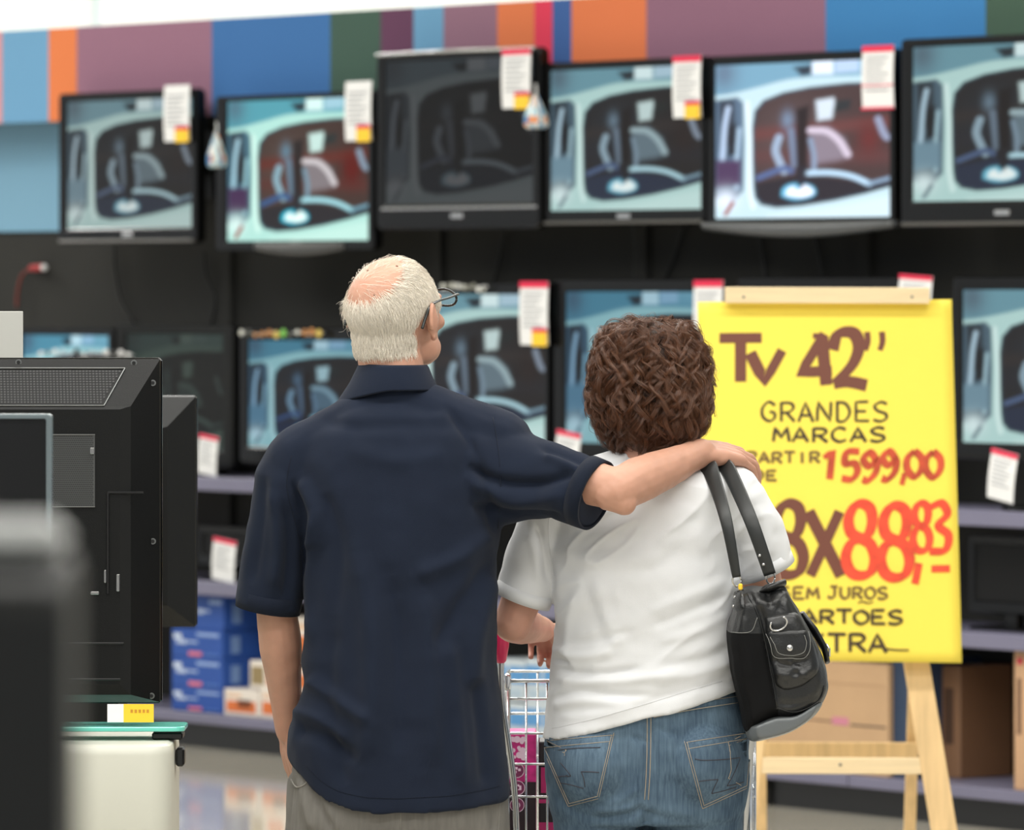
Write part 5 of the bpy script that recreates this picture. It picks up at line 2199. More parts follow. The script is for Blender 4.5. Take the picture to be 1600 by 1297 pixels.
# t-shirt
mb = MB()
torso_loft(mb, tee_rows, YW, tee_hem, 1045)
mb.capsule([N_(985, 737, .01), N_(880, 770, 0)], [.05, .05], 20)
mb.capsule([N_(1045, 735, .01), N_(1148, 768, 0)], [.05, .05], 20)
c0, c1 = N_(872, 782, -.002), N_(817, 934, .022)
mb.tube([N_(880, 752, 0), c0, c0.lerp(c1, .5) + Vector((-.004, 0, .004)), c1], [.042, .058, .057, .0545], 30)
d0, d1 = N_(1150, 780, 0), N_(1193, 888, .03)
mb.tube([N_(1142, 752, 0), d0, d0.lerp(d1, .5) + Vector((.006, 0, .004)), d1], [.042, .058, .060, .060], 30)
V, Q, N = fuse(mb, .0042, 9)
wf = [([(868, 1044), (905, 1052), (950, 1052), (1000, 1044)], -.007, 6), ([(866, 1060), (920, 1066), (990, 1062), (1060, 1050)], .006, 8), ([(862, 1092), (905, 1080), (960, 1086), (1020, 1086)], -.005, 6),
      ([(862, 1105), (910, 1096), (980, 1100)], .005, 8), ([(870, 1020), (910, 1026), (960, 1018)], .006, 8), ([(880, 1005), (930, 1000), (990, 985)], -.004, 7),
      ([(866, 1030), (890, 1034)], -.006, 5), ([(930, 905), (950, 970), (966, 1012)], .004, 12), ([(915, 915), (933, 970), (947, 1010)], -.002, 10),
      ([(900, 930), (886, 980), (882, 1020)], .004, 8), ([(1140, 905), (1080, 930), (1010, 958)], .004, 10), ([(1138, 930), (1080, 955), (1020, 980)], -.004, 8),
      ([(1138, 960), (1090, 985), (1030, 1004)], .004, 9), ([(1140, 1010), (1095, 1030), (1030, 1040)], -.004, 8), ([(1142, 1035), (1090, 1052), (1020, 1066)], .005, 9),
      ([(1143, 1060), (1080, 1078), (1010, 1096)], -.003, 7), ([(838, 822), (850, 860), (856, 905)], -.008, 6), ([(826, 830), (836, 870), (842, 910)], .004, 7), ([(862, 850), (872, 900), (872, 940)], .005, 8),
      ([(1000, 800), (960, 830), (900, 846)], .003, 12), ([(1090, 800), (1060, 860), (1000, 900)], -.003, 12), ([(1150, 830), (1152, 870), (1148, 905)], -.006, 6), ([(1180, 790), (1196, 830), (1204, 870)], .004, 8),
      ([(900, 870), (960, 880), (1040, 870)], .0025, 12), ([(980, 770), (1040, 790), (1090, 800)], .002, 10), ([(870, 1120), (930, 1118), (990, 1106)], .003, 8)]
V = folds(V, N, wf)
_rt = np.stack([V[:, 0] * .8 + V[:, 2] * .6, V[:, 1], -V[:, 0] * .6 + V[:, 2] * .8], 1)
_wr = (1 - np.abs(vnoise(_rt * np.array([.35, .6, 1.3]), 26, 23))) ** 3 * np.clip(vnoise(V, 7, 24) * 1.5 + .3, 0, 1)
V = V + N * (_wr * .006)[:, None].astype(np.float32)
V = V + N * (vnoise(V * np.array([.9, 1, 1.5]), 18, 21) * .0026 + vnoise(V, 44, 22) * .0010)[:, None].astype(np.float32)
white_c = mat('white_jersey', C(222, 223, 225), .85, spec=.2, bump=.3, bscale=1200, sheen=.1)
TEE = fast_mesh('t_shirt', V, Q, white_c, wom)
bvh_tee = bvh_of(V, Q)
axl = (c1 - c0).normalized()
cuff('sleeve_hem', c1 - axl * .020, c1 + axl * .005, .0552, .0545, .0009, white_c, TEE)
axr = (d1 - d0).normalized()
cuff('sleeve_hem', d1 - axr * .020, d1 + axr * .005, .0602, .0602, .0009, white_c, TEE)
mb = MB()
drape_line(mb, bvh_tee, [(x, tee_hem(x) - 18) for x in range(862, 1142, 14)], .0006, .0001)
mb.build('hem_stitching', mat('white_stitch', C(205, 206, 208), .8), TEE, True, world=True)
mb = MB()
drape_line(mb, bvh_tee, [(868, 770), (858, 810), (858, 850), (866, 900)], .0007, .0001)
mb.build('armhole_seam', mat('white_stitch', C(205, 206, 208), .8), TEE, True, world=True)
# ribbed neckband
mb = MB()
rings = []
for (py, rx) in ((709, .060), (706, .0625), (709, .065), (722, .070), (722, .064)):
    rings.append([(N_(1013, 700).x + rx * math.cos(a), YW + .012 + rx * .95 * math.sin(a), CZ - (py + 14 * max(0, math.sin(a)) - 440) * sw_) for a in np.linspace(0, 2 * math.pi, 48, endpoint=False)])
mb.rings(rings, caps=False, closed=True)
mb.build('neckband', white_c, TEE, True, world=True)

# jeans
mb = MB()
torso_loft(mb, [(1050, 872, 1134, .0, .115), (1090, 862, 1158, 0, .122), (1130, 854, 1167, 0, .126), (1170, 850, 1169, 0, .128), (1215, 850, 1171, 0, .124), (1260, 858, 1166, 0, .118), (1285, 866, 1158, 0, .11)], YW, dense=15)
mb.ell(N_(934, 1192, -.052), (.083, .088, .098))
mb.ell(N_(1090, 1188, -.052), (.083, .088, .098))
for hx_, kx_, fx_ in ((937, 946, 956), (1088, 1078, 1068)):
    mb.capsule([N_(hx_, NZ(.76)), N_(hx_, NZ(.66)), N_(kx_, NZ(.44)), N_(fx_, NZ(.25)), N_(fx_, NZ(.07))], [.0935, .088, .072, .064, .066], 26)
V, Q, N = fuse(mb, .0042, 8)
jf = [([(1014, 1120), (1013, 1190), (1008, 1262)], -.006, 8), ([(1008, 1262), (980, 1272), (930, 1278)], -.007, 6), ([(1014, 1266), (1006, 1300)], -.012, 9), ([(1016, 1270), (1070, 1290)], -.003, 8),
      ([(990, 1262), (960, 1268), (930, 1266)], .004, 6), ([(1000, 1230), (970, 1250), (940, 1258)], .003, 7), ([(868, 1240), (900, 1268), (950, 1284)], -.003, 7), ([(985, 1150), (1010, 1160)], -.003, 5),
      ([(1030, 1140), (1060, 1150)], -.003, 6), ([(1060, 1270), (1110, 1280), (1150, 1276)], .003, 8)]
V = folds(V, N, jf)
V = V + N * (vnoise(V, 20, 31) * .0022 + vnoise(V, 50, 32) * .0008)[:, None].astype(np.float32)


def denim():
    m = mat('denim', C(82, 106, 130), .85, spec=.15, bump=.5, bscale=1000)
    nt = m.node_tree
    b = nt.nodes['Principled BSDF']
    tc = nt.nodes.new('ShaderNodeTexCoord')
    mp = nt.nodes.new('ShaderNodeMapping')
    mp.inputs['Scale'].default_value = (260, 260, 14)
    n1 = nt.nodes.new('ShaderNodeTexNoise')
    n1.inputs['Scale'].default_value = 1.0
    n1.inputs['Detail'].default_value = 4
    n2 = nt.nodes.new('ShaderNodeTexNoise')
    n2.inputs['Scale'].default_value = 11.0
    n2.inputs['Detail'].default_value = 3
    r = nt.nodes.new('ShaderNodeValToRGB')
    r.color_ramp.elements[0].position = .3
    r.color_ramp.elements[0].color = C(50, 67, 86)
    r.color_ramp.elements[1].position = .72
    r.color_ramp.elements[1].color = C(104, 126, 144)
    mx = nt.nodes.new('ShaderNodeMath')
    mx.operation = 'MULTIPLY_ADD'
    mx.inputs[1].default_value = .45
    add = nt.nodes.new('ShaderNodeMath')
    add.operation = 'MULTIPLY'
    add.inputs[1].default_value = .55
    nt.links.new(tc.outputs['Object'], mp.inputs['Vector'])
    nt.links.new(mp.outputs['Vector'], n1.inputs['Vector'])
    nt.links.new(tc.outputs['Object'], n2.inputs['Vector'])
    nt.links.new(n2.outputs['Fac'], add.inputs[0])
    nt.links.new(n1.outputs['Fac'], mx.inputs[0])
    nt.links.new(add.outputs[0], mx.inputs[2])
    nt.links.new(mx.outputs[0], r.inputs['Fac'])
    nt.links.new(r.outputs['Color'], b.inputs['Base Color'])
    return m


M_den = denim()
cov = (to_px(V)[:, 1] < np.interp(to_px(V)[:, 0], [848, 870, 930, 1020, 1080, 1140, 1170], [1158, 1155, 1141, 1115, 1096, 1079, 1072]) - 5)
V = tuck(V, bvh_tee, cov, .004)
JEANS = fast_mesh('jeans', V, Q, M_den, wom)
bvh_j = bvh_of(V, Q)
B_ = VW_body
cov = (B_[:, 2] < P(0, 715, YW).z) & (B_[:, 2] > P(0, 1095, YW).z)
cov &= ~(((B_ - np.array(c1)) @ np.array(axl) > -.006) & (B_[:, 0] < N_(862, 0).x))
cov &= ~(((B_ - np.array(d1)) @ np.array(axr) > -.006) & (B_[:, 0] > N_(1120, 0).x))
cov &= ~(B_[:, 1] > YW + .14)
cov &= ~((B_[:, 0] < N_(867, 0).x) & (B_[:, 2] < P(0, 945, YW).z))
B_ = tuck(B_, bvh_tee, cov)
B_ = tuck(B_, bvh_j, (B_[:, 2] < P(0, 1085, YW).z) & (B_[:, 2] > .12) & (B_[:, 1] < YW + .16))
fast_mesh('body', B_, QW_body, SK_W, wom)
M_thr = mat('tan_thread', C(172, 158, 138), .7)
M_thr2 = mat('dark_thread', C(60, 58, 66), .8)
# back pockets
for quad in (((838, 1152), (962, 1142), (937, 1250), (887, 1263)), ((1066, 1154), (1180, 1138), (1172, 1232), (1096, 1267))):
    mb = MB()
    kk = 6 if quad[0][0] < 900 else -4
    drape_patch(mb, bvh_j, quad, .0026, 16, 16, lambda u, v: (0, (10 if v > .93 else 0) * (1 - abs(2 * u - 1)) * 0))
    pk = mb.build('back_pocket', M_den, wom, True, world=True)
    pk_w = wloc(pk)
    bp_ = BVHTree.FromPolygons([tuple(Vector(v) + wom.location) for v in [w_.co for w_ in pk.data.vertices]], [tuple(p.vertices) for p in pk.data.polygons])
    tl, tr, br, bl = [np.array(q, float) for q in quad]
    c_ = (tl + tr + br + bl) / 4

    def inn(p, k):
        return p + (c_ - p) * k
    mb = MB()
    for k in (.05, .12):
        pts = [inn(tl, k), inn(bl, k), inn(br, k), inn(tr, k)]
        for a, b in zip(pts[:-1], pts[1:]):
            drape_line(mb, bp_, [a, a * .75 + b * .25, a * .5 + b * .5, a * .25 + b * .75, b], .0006, .0004)
    for k in (.06, .15):
        a = tl * (1 - k) + bl * k
        b = tr * (1 - k) + br * k
        drape_line(mb, bp_, [a, a * .75 + b * .25, a * .5 + b * .5, a * .25 + b * .75, b], .0006, .0004)
    mb.build('pocket_stitching', M_thr, pk, True, world=True)
    mb = MB()
    lw = .0009
    if quad[0][0] < 900:
        drape_line(mb, bp_, [(872, 1172), (905, 1169), (938, 1168)], lw, .0004)
        drape_line(mb, bp_, [(876, 1192), (886, 1204), (892, 1212)], lw, .0004)
        drape_line(mb, bp_, [(862, 1216), (878, 1213), (892, 1213)], lw, .0004)
        drape_line(mb, bp_, [(936, 1207), (922, 1206), (908, 1206)], lw, .0004)
        drape_line(mb, bp_, [(908, 1206), (912, 1216), (914, 1230)], lw, .0004)
        drape_line(mb, bp_, [(866, 1222), (890, 1226), (912, 1232)], lw, .0004)
    else:
        drape_line(mb, bp_, [(1086, 1186), (1100, 1188), (1130, 1187), (1156, 1184)], lw, .0004)
        drape_line(mb, bp_, [(1156, 1186), (1148, 1206), (1136, 1228)], lw, .0004)
        drape_line(mb, bp_, [(1136, 1228), (1148, 1226), (1162, 1222)], lw, .0004)
        drape_line(mb, bp_, [(1092, 1221), (1108, 1219), (1122, 1218)], lw, .0004)
        drape_line(mb, bp_, [(1122, 1218), (1116, 1230), (1112, 1240)], lw, .0004)
        drape_line(mb, bp_, [(1112, 1240), (1130, 1236), (1150, 1230)], lw, .0004)
    mb.build('pocket_embroidery', M_thr2, pk, True, world=True)
mb = MB()
for dx in (-3, 3):
    drape_line(mb, bvh_j, [(1014 + dx, 1112), (1014 + dx, 1150), (1013 + dx, 1200), (1010 + dx, 1250)], .0008, .0005)
mb.build('centre_seam', M_thr, JEANS, True, world=True)
# waistband
mb = MB()
drape_patch(mb, bvh_j, ((1018, 1080), (1150, 1050), (1153, 1101), (1020, 1124)), .003, 20, 6)
wb = mb.build('waistband', M_den, wom, True, world=True)
mb = MB()
drape_line(mb, bvh_j, [(1022, 1121), (1060, 1113), (1100, 1106), (1150, 1099)], .0007, .0036)
drape_line(mb, bvh_j, [(1022, 1110), (1060, 1103), (1100, 1096), (1150, 1089)], .0006, .0036)
mb.build('waistband_stitching', M_thr, wb, True, world=True)
for fx_ in (956, 1067):
    p = N_(fx_, NZ(.05))
    shoe(wom, (p.x, p.y), (70, 60, 56), .25, .09)

# curly hair: many locks, each a bundle of fine curls
HCc = np.array(N_(1015, 598, .005))
HRAD = np.array([.112, .114, .128])


def shape_dir(d):
    """soft box of the haircut: wider below, flatter on top"""
    k = (np.abs(d) ** 2.45).sum(axis=1) ** (-1 / 2.45)
    k = np.minimum(k, 1.12) * (1.0 + .03 * np.clip(-d[:, 2], 0, 1))
    return d * HRAD * k[:, None]


mb = MB()
mb.ell(HCc + np.array([0, .004, -.006]), HRAD * .93, None, 40, 28)
V, Q, N = fuse(mb, .006, 3)
V = V + N * (vnoise(V, 40, 41) * .006)[:, None].astype(np.float32)
# open the cap where the face is
facev = (V[:, 1] - HCc[1] > .05) & (V[:, 2] - HCc[2] < .06) & (np.abs(V[:, 0] - HCc[0]) < .062)
Q = Q[~facev[Q].any(axis=1)]
M_bh0 = mat('dark_brown_hair', C(44, 28, 20), .6, spec=.3)
M_bh = mat('brown_hair', C(98, 61, 38), .34, spec=.7, island=.45)
fast_mesh('hair_cap', V, Q, M_bh0, wom)


def curls(nl, ns, seed, length=(.05, .10), rcur=(.005, .011), lift=(.90, 1.05), k=16, spread=.0045, filt=None):
    g = np.random.default_rng(seed)
    out = []
    cnt = 0
    while cnt < nl:
        d = g.normal(0, 1, 3)
        d /= np.linalg.norm(d)
        if d[1] > .55 and d[2] < .55 and abs(d[0]) < .55:
            continue
        if d[1] > .35 and g.random() < .5:
            continue
        if filt and not filt(d):
            continue
        cnt += 1
        L = g.uniform(*length)
        rc = g.uniform(*rcur)
        wl = g.uniform(.045, .08)
        ph = g.uniform(0, 6.28)
        hd = g.choice([-1, 1])
        lf0, lf1 = g.uniform(.86, .95), g.uniform(*lift)
        side = g.normal(0, .7)
        path = []
        cur = d.copy()
        for q in range(k):
            t = q / (k - 1)
            down = np.array([0, 0, -1.0]) - cur * (-cur[2])
            nd = np.linalg.norm(down)
            down = down / nd if nd > .2 else np.array([cur[0], cur[1], 0]) / (np.hypot(cur[0], cur[1]) + 1e-6)
            lat = np.cross(cur, down)
            step = (down + lat * side * .5 * math.cos(3 * t + ph)) * (L / (k - 1)) / .115
            cur = cur + step
            cur /= np.linalg.norm(cur)
            base = shape_dir(cur[None])[0] * (lf0 + (lf1 - lf0) * t)
            a = ph + hd * 2 * math.pi * (L * t) / wl
            env = min(1, t * 3) * (1 - .25 * t)
            path.append((base + cur * (math.cos(a) * rc * env) + lat * (math.sin(a) * rc * env * 1.3), cur, lat))
        for _ in range(ns):
            o1, o2 = g.normal(0, spread, 2)
            tp = g.uniform(.8, 1.15)
            sh = g.normal(0, .0012, 3)
            out.append([HCc + p[0] * 1.0 + (p[1] * o1 + p[2] * o2) * (1 - .55 * q / (k - 1)) * tp + sh * q / (k - 1) for q, p in enumerate(path)])
    return np.array(out)


strands('curls', curls(560, 30, 51, (.06, .12), (.007, .013), (.93, 1.08), 22, .0042), .00040, M_bh, wom)
strands('loose_curls', curls(220, 9, 52, (.04, .08), (.008, .014), (1.0, 1.10), 18, .003), .00045, M_bh, wom)
strands('flyaway_hair', curls(160, 2, 53, (.03, .07), (.005, .012), (1.02, 1.16), 14, .002), .00024, M_bh, wom)

# ------------------------------------------------------------------ the handbag
YBG = 11.99


def B_pt(px, py, dy=0.0):
    return P(px, py, YBG + dy)


bag = thing('handbag', "black leather shoulder bag hanging from the person's right shoulder", 'handbag', B_pt(1215, 1150))
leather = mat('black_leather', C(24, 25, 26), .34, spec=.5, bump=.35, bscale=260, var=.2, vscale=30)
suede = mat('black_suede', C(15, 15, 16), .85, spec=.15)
grey_l = mat('grey_patent_leather', C(96, 100, 102), .3, spec=.5)
out_main = [(1150, 926), (1170, 916), (1196, 917), (1222, 914), (1234, 930), (1250, 960), (1268, 992), (1284, 1024), (1292, 1052), (1291, 1080), (1277, 1106), (1240, 1124),
            (1205, 1122), (1166, 1144), (1158, 1112), (1148, 1070), (1140, 1030), (1136, 988), (1144, 955)]


def pillow(mb, outline, Y0, depth, py_px=None, power=.5, rim=.55, layers=9, cx=None):
    o = np.array([np.array(p) for p in cr(outline + [outline[0]], 4)[:-1]])
    c = o.mean(axis=0)
    rings = []
    for k in range(layers):
        t = -1 + 2 * k / (layers - 1)
        sc_ = rim + (1 - rim) * (1 - abs(t) ** 2.6) ** power
        y = Y0 + depth * t
        ring = []
        for p in o:
            q = c + (p - c) * sc_
            ring.append(tuple(P(q[0], q[1], Y0) + Vector((0, y - Y0, 0))))
        rings.append(ring)
    mb.rings(rings)


mb = MB()
pillow(mb, out_main, YBG, .095, rim=.80)
V, Q, N = fuse(mb, .0036, 6)
bf = [([(1170, 930), (1190, 960), (1204, 1040), (1214, 1100)], -.006, 5), ([(1200, 925), (1206, 950)], -.005, 5), ([(1225, 930), (1216, 955)], -.004, 5), ([(1180, 925), (1186, 950)], .004, 5),
      ([(1160, 960), (1166, 1010), (1176, 1060)], .003, 8), ([(1215, 1100), (1250, 1100), (1280, 1085)], -.003, 5), ([(1242, 945), (1262, 985), (1280, 1030)], .003, 4)]
V = folds(V, N, bf)
V = V + N * (vnoise(V, 34, 61) * .0022)[:, None].astype(np.float32)
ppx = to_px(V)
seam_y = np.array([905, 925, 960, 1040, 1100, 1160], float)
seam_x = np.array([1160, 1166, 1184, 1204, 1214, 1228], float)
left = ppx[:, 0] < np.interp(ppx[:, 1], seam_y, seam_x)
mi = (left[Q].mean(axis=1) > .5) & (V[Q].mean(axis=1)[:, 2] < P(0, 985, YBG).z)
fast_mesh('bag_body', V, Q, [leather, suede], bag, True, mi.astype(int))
bvh_b = bvh_of(V, Q)
# lighter base panel
mb = MB()
pillow(mb, [(1163, 1132), (1205, 1116), (1245, 1112), (1283, 1090), (1280, 1106), (1262, 1124), (1232, 1142), (1200, 1152), (1170, 1156)], YBG - .005, .088, rim=.75)
V, Q, N = fuse(mb, .0036, 4)
fast_mesh('bag_base', V, Q, grey_l, bag)['label'] = 'grey glossy base panel'
# piping along the seam and zip edge
mb = MB()
drape_line(mb, bvh_b, [(1168, 928), (1184, 960), (1196, 1005), (1204, 1045), (1214, 1104)], .0018, .0008)
mb.build('side_piping', leather, bag, True, world=True)
mb = MB()
drape_line(mb, bvh_b, [(1215, 1106), (1245, 1112), (1278, 1096), (1288, 1072)], .0016, .0008)
mb.build('lower_piping', leather, bag, True, world=True)
mb = MB()
drape_line(mb, bvh_b, [(1142, 988), (1160, 989), (1175, 985), (1183, 965)], .0006, .0012)
mb.build('panel_stitching', mat('grey_thread', C(130, 130, 126), .7), bag, True, world=True)
# outer pocket
mb = MB()
pillow(mb, [(1194, 962), (1220, 957), (1244, 958), (1262, 985), (1276, 1020), (1279, 1050), (1262, 1068), (1236, 1078), (1214, 1074), (1206, 1046), (1198, 1004)], YBG - .083, .026, rim=.72)
V, Q, N = fuse(mb, .003, 6)
V = folds(V, N, [([(1206, 1030), (1230, 1040), (1262, 1030)], -.005, 5), ([(1210, 1050), (1240, 1058), (1272, 1044)], .004, 5), ([(1225, 1066), (1250, 1050)], -.003, 4), ([(1230, 1030), (1246, 1046), (1262, 1060)], .004, 4)])
V = V + N * (vnoise(V, 45, 62) * .002)[:, None].astype(np.float32)
PKT = fast_mesh('side_pocket', V, Q, leather, bag)
bvh_p = bvh_of(V, Q)
mb = MB()
drape_patch(mb, bvh_p, ((1196, 986), (1262, 984), (1264, 1026), (1208, 1028)), .0045, 14, 12, lambda u, v: ((u - .5) * 5 * math.sin(math.pi * v), (4 if v > .5 else 0) * (1 - (2 * u - 1) ** 2)))
fl = mb.build('pocket_flap', leather, PKT, True, world=True)
mb = MB()
for k in (0, 5):
    drape_line(mb, bvh_p, [(1200 + k, 990 + k), (1206 + k, 1008), (1212 + k, 1025 - k), (1236, 1029 - k), (1260 - k, 1024 - k), (1264 - k, 1006), (1260 - k, 988 + k)], .0006, .0052)
mb.build('flap_stitching', mat('grey_thread', C(130, 130, 126), .7), PKT, True, world=True)
mb = MB()
l, nn = hit(bvh_p, 1234, 1012)
mb.ell(l + nn * .006, (.0062, .003, .0062), None, 18, 10)
mb.ell(l + nn * .0085, (.003, .002, .003), None, 12, 8)
mb.build('snap_button', M_silver, PKT, True, world=True)
mb = MB()
c_ = hit(bvh_b, 1216, 974)[0] + Vector((0, -.018, 0))
mb.tube([c_ + Vector((.0155 * math.cos(a), -.004 * math.sin(a), .0125 * math.sin(a) + .004 * math.cos(a))) for a in np.linspace(math.radians(150), math.radians(420), 24)], .0019, 8)
mb.build('metal_ring', M_silver, bag, True, world=True)
# hanging flap with buckle on the far side
mb = MB()
mb.tube([B_pt(1252, 958, .02), B_pt(1272, 985, .025), B_pt(1288, 1012, .02), B_pt(1293, 1035, .01)], [(.006, .016), (.007, .02), (.006, .018), (.005, .012)], 14)
mb.build('closing_strap', leather, bag, True, world=True)
mb = MB()
mb.tube([B_pt(1291, 1006, -.004), B_pt(1296, 1014, -.006), B_pt(1296, 1026, -.006)], .0022, 8)
mb.build('buckle', M_silver, bag, True, world=True)
# tabs that carry the straps
mb = MB()
drape_patch(mb, bvh_b, ((1147, 914), (1160, 912), (1164, 952), (1148, 958)), .004, 8, 10)
mb.build('strap_tab', leather, bag, True, world=True)
mb = MB()
for (a, b) in ((1152, 934), (1150, 948)):
    l, nn = hit(bvh_b, a, b)
    mb = MB()
    mb.ell(l + nn * .005, (.0028, .002, .0028), None, 10, 6)
    mb.build('rivet', M_silver, bag, True, world=True)
mb = MB()
mb.tube([B_pt(1192, 925, -.05), B_pt(1208, 918, -.06), B_pt(1226, 910, -.055)], [(.004, .02), (.008, .026), (.006, .018)], 14)
mb.ell(B_pt(1209, 922, -.055), (.024, .012, .013), None, 18, 12)
mb.build('strap_tab', leather, bag, True, world=True)
# rings
for (a, b, dy, tl_) in ((1151, 907, -.055, .4), (1204, 903, -.05, -.3)):
    mb = MB()
    cc_ = B_pt(a, b, dy)
    mb.tube([cc_ + Vector((.008 * math.cos(t), .004 * math.cos(t + 1), .0115 * math.sin(t))) for t in np.linspace(0, 2 * math.pi, 22)], .0018, 8)
    mb.build('strap_ring', M_silver, bag, True, world=True)
mb = MB()
mb.box(tuple(B_pt(1157, 917, -.062) - Vector((.004, .002, .006))), tuple(B_pt(1157, 917, -.062) + Vector((.004, .002, .006))), .002)
mb.build('yellow_tab', M_yellow, bag, world=True)


def strap(pts, w, name, up):
    """flat band following the clothes; pts (px,py,dy or None)"""
    path = []
    for p in cr([(a, b, c) for a, b, c in pts], 8):
        path.append(P(p[0], p[1], YBG + p[2]))
    mb = MB()
    k = len(path)
    L_, R_, L2, R2 = [], [], [], []
    rings = []
    for i in range(k):
        t = (path[min(i + 1, k - 1)] - path[max(i - 1, 0)]).normalized()
        view = Vector((-.25, -1, .15 + up * (1 if i < k * .25 else 0))).normalized()
        sd_ = t.cross(view).normalized()
        nn_ = sd_.cross(t).normalized()
        ww = w(i / (k - 1)) / 2
        rings.append([path[i] + sd_ * ww + nn_ * .0006, path[i] + sd_ * ww * .8 + nn_ * .0022, path[i] - sd_ * ww * .8 + nn_ * .0022, path[i] - sd_ * ww + nn_ * .0006,
                      path[i] - sd_ * ww - nn_ * .0012, path[i] + sd_ * ww - nn_ * .0012])
    mb.rings(rings)
    return mb.build(name, mat('strap_leather', C(38, 40, 40), .42, spec=.45), bag, True, world=True)


def tee_d(px, py, lift=.004):
    l, nn = hit(bvh_tee, px, py)
    return l.y - YBG - lift


s1 = [(1096, 716, tee_d(1100, 745) + .075), (1106, 728, tee_d(1106, 745) + .018), (1114, 745, tee_d(1114, 750, .008)), (1135, 815, min(tee_d(1126, 790, .014), -.06)), (1151, 902, -.06)]
s2 = [(1122, 714, tee_d(1124, 745) + .08), (1130, 726, tee_d(1130, 745) + .03), (1142, 742, tee_d(1140, 752, .008)), (1174, 815, min(tee_d(1160, 790, .014), -.056)), (1203, 898, -.056)]
strap(s1, lambda t: .033 - .017 * max(0, (t - .35) / .65), 'shoulder_strap', .5)
strap(s2, lambda t: .031 - .008 * max(0, (t - .35) / .65), 'shoulder_strap', .5)
for (a, b) in ((1187, 868), (1193, 882)):
    mb = MB()
    mb.ell(P(a, b, YBG - .063), (.0032, .003, .0032), None, 10, 6)
    mb.build('rivet', M_silver, bag, True, world=True)

# ------------------------------------------------------------------ the shopping trolley
YT = 12.36
ca_ = thing('shopping_cart', 'chrome wire shopping trolley with a pink handle in front of the couple', 'shopping cart', (P(980, 440, YT).x, YT, 0))


def T_(px, py, dy=0.0):
    return P(px, py, YT + dy)


def wire(mb, a, b, r=.0028):
    mb.tube([a, b], r, 8)


pink = mat('pink_plastic', C(218, 42, 96), .35)
hz = T_(800, 990).z
xl_, xr_ = T_(784, 0).x, T_(1178, 0).x
mb = MB()
mb.tube([(xl_ + .01, YT, hz), (xr_ - .01, YT, hz)], .0125, 16)
mb.build('handle', pink, ca_, True, world=True)['label'] = 'pink handle bar'
for x in (xl_, xr_):
    mb = MB()
    mb.capsule([(x - .002, YT, hz + .002), (x - .004, YT + .004, hz - .024), (x - .002, YT + .012, hz - .048)], [.017, .018, .012], 14)
    mb.build('handle_bracket', pink, ca_, True, world=True)['label'] = 'pink handle bracket'
YR = YT + .05
zt_ = T_(800, 1064, .05).z
bx0, bx1 = P(786, 0, YR).x, P(1180, 0, YR).x
zb2 = .40
# rear panel
mb = MB()
for z in (zt_, P(0, 1092, YR).z, P(0, 1146, YR).z, P(0, 1194, YR).z, P(0, 1245, YR).z, P(0, 1300, YR).z, P(0, 1360, YR).z, P(0, 1420, YR).z):
    mb.tube([(bx0, YR, z), (bx1, YR, z)], .0038 if z == zt_ else .0026, 8)
npx = [793, 822, 855] + [855 + 33 * k for k in range(1, 10)] + [1172]
for px in npx:
    x = P(px, 0, YR).x
    mb.tube([(x, YR, zt_ - .004), (x, YR, zb2)], .0048 if px in (793, 1172) else .0022, 8)
mb.capsule([(P(793, 0, YR).x, YR, zt_ + .008), (P(793, 0, YR).x, YR, zt_ - .012)], .007, 10)
mb.build('rear_panel', M_chrome, ca_, True, world=True)
YF = YR + .80
fx0, fx1 = bx0 + .012, bx1 - .012
zf = zt_ - .03
zfb = .46
for sgn, xa, xb, nm in ((-1, bx0, fx0, 'side_panel'), (1, bx1, fx1, 'side_panel')):
    mb = MB()
    for t in np.linspace(0, 1, 6):
        mb.tube([(xa, YR, zt_ * (1 - t) + zb2 * t), (xb, YF, zf * (1 - t) + zfb * t)], .004 if t in (0, 1) else .0024, 8)
    for t in np.linspace(0, 1, 17):
        x = xa + (xb - xa) * t
        y = YR + (YF - YR) * t
        mb.tube([(x, y, zt_ + (zf - zt_) * t), (x, y, zb2 + (zfb - zb2) * t)], .0022, 6)
    mb.build(nm, M_chrome, ca_, True, world=True)
mb = MB()
for t in np.linspace(0, 1, 6):
    z = zf + (zfb - zf) * t
    mb.tube([(fx0, YF, z), (fx1, YF, z)], .003, 8)
for t in np.linspace(0, 1, 9):
    x = fx0 + (fx1 - fx0) * t
    mb.tube([(x, YF, zf), (x, YF, zfb)], .0022, 6)
mb.build('front_panel', M_chrome, ca_, True, world=True)
mb = MB()
for t in np.linspace(0, 1, 12):
    y = YR + (YF - YR) * t
    z = zb2 + (zfb - zb2) * t
    mb.tube([(bx0 + .012 * t, y, z), (bx1 - .012 * t, y, z)], .0026, 6)
for t in np.linspace(0, 1, 9):
    mb.tube([(bx0 + (bx1 - bx0) * t, YR, zb2), (fx0 + (fx1 - fx0) * t, YF, zfb)], .0026, 6)
mb.build('basket_floor', M_chrome, ca_, True, world=True)
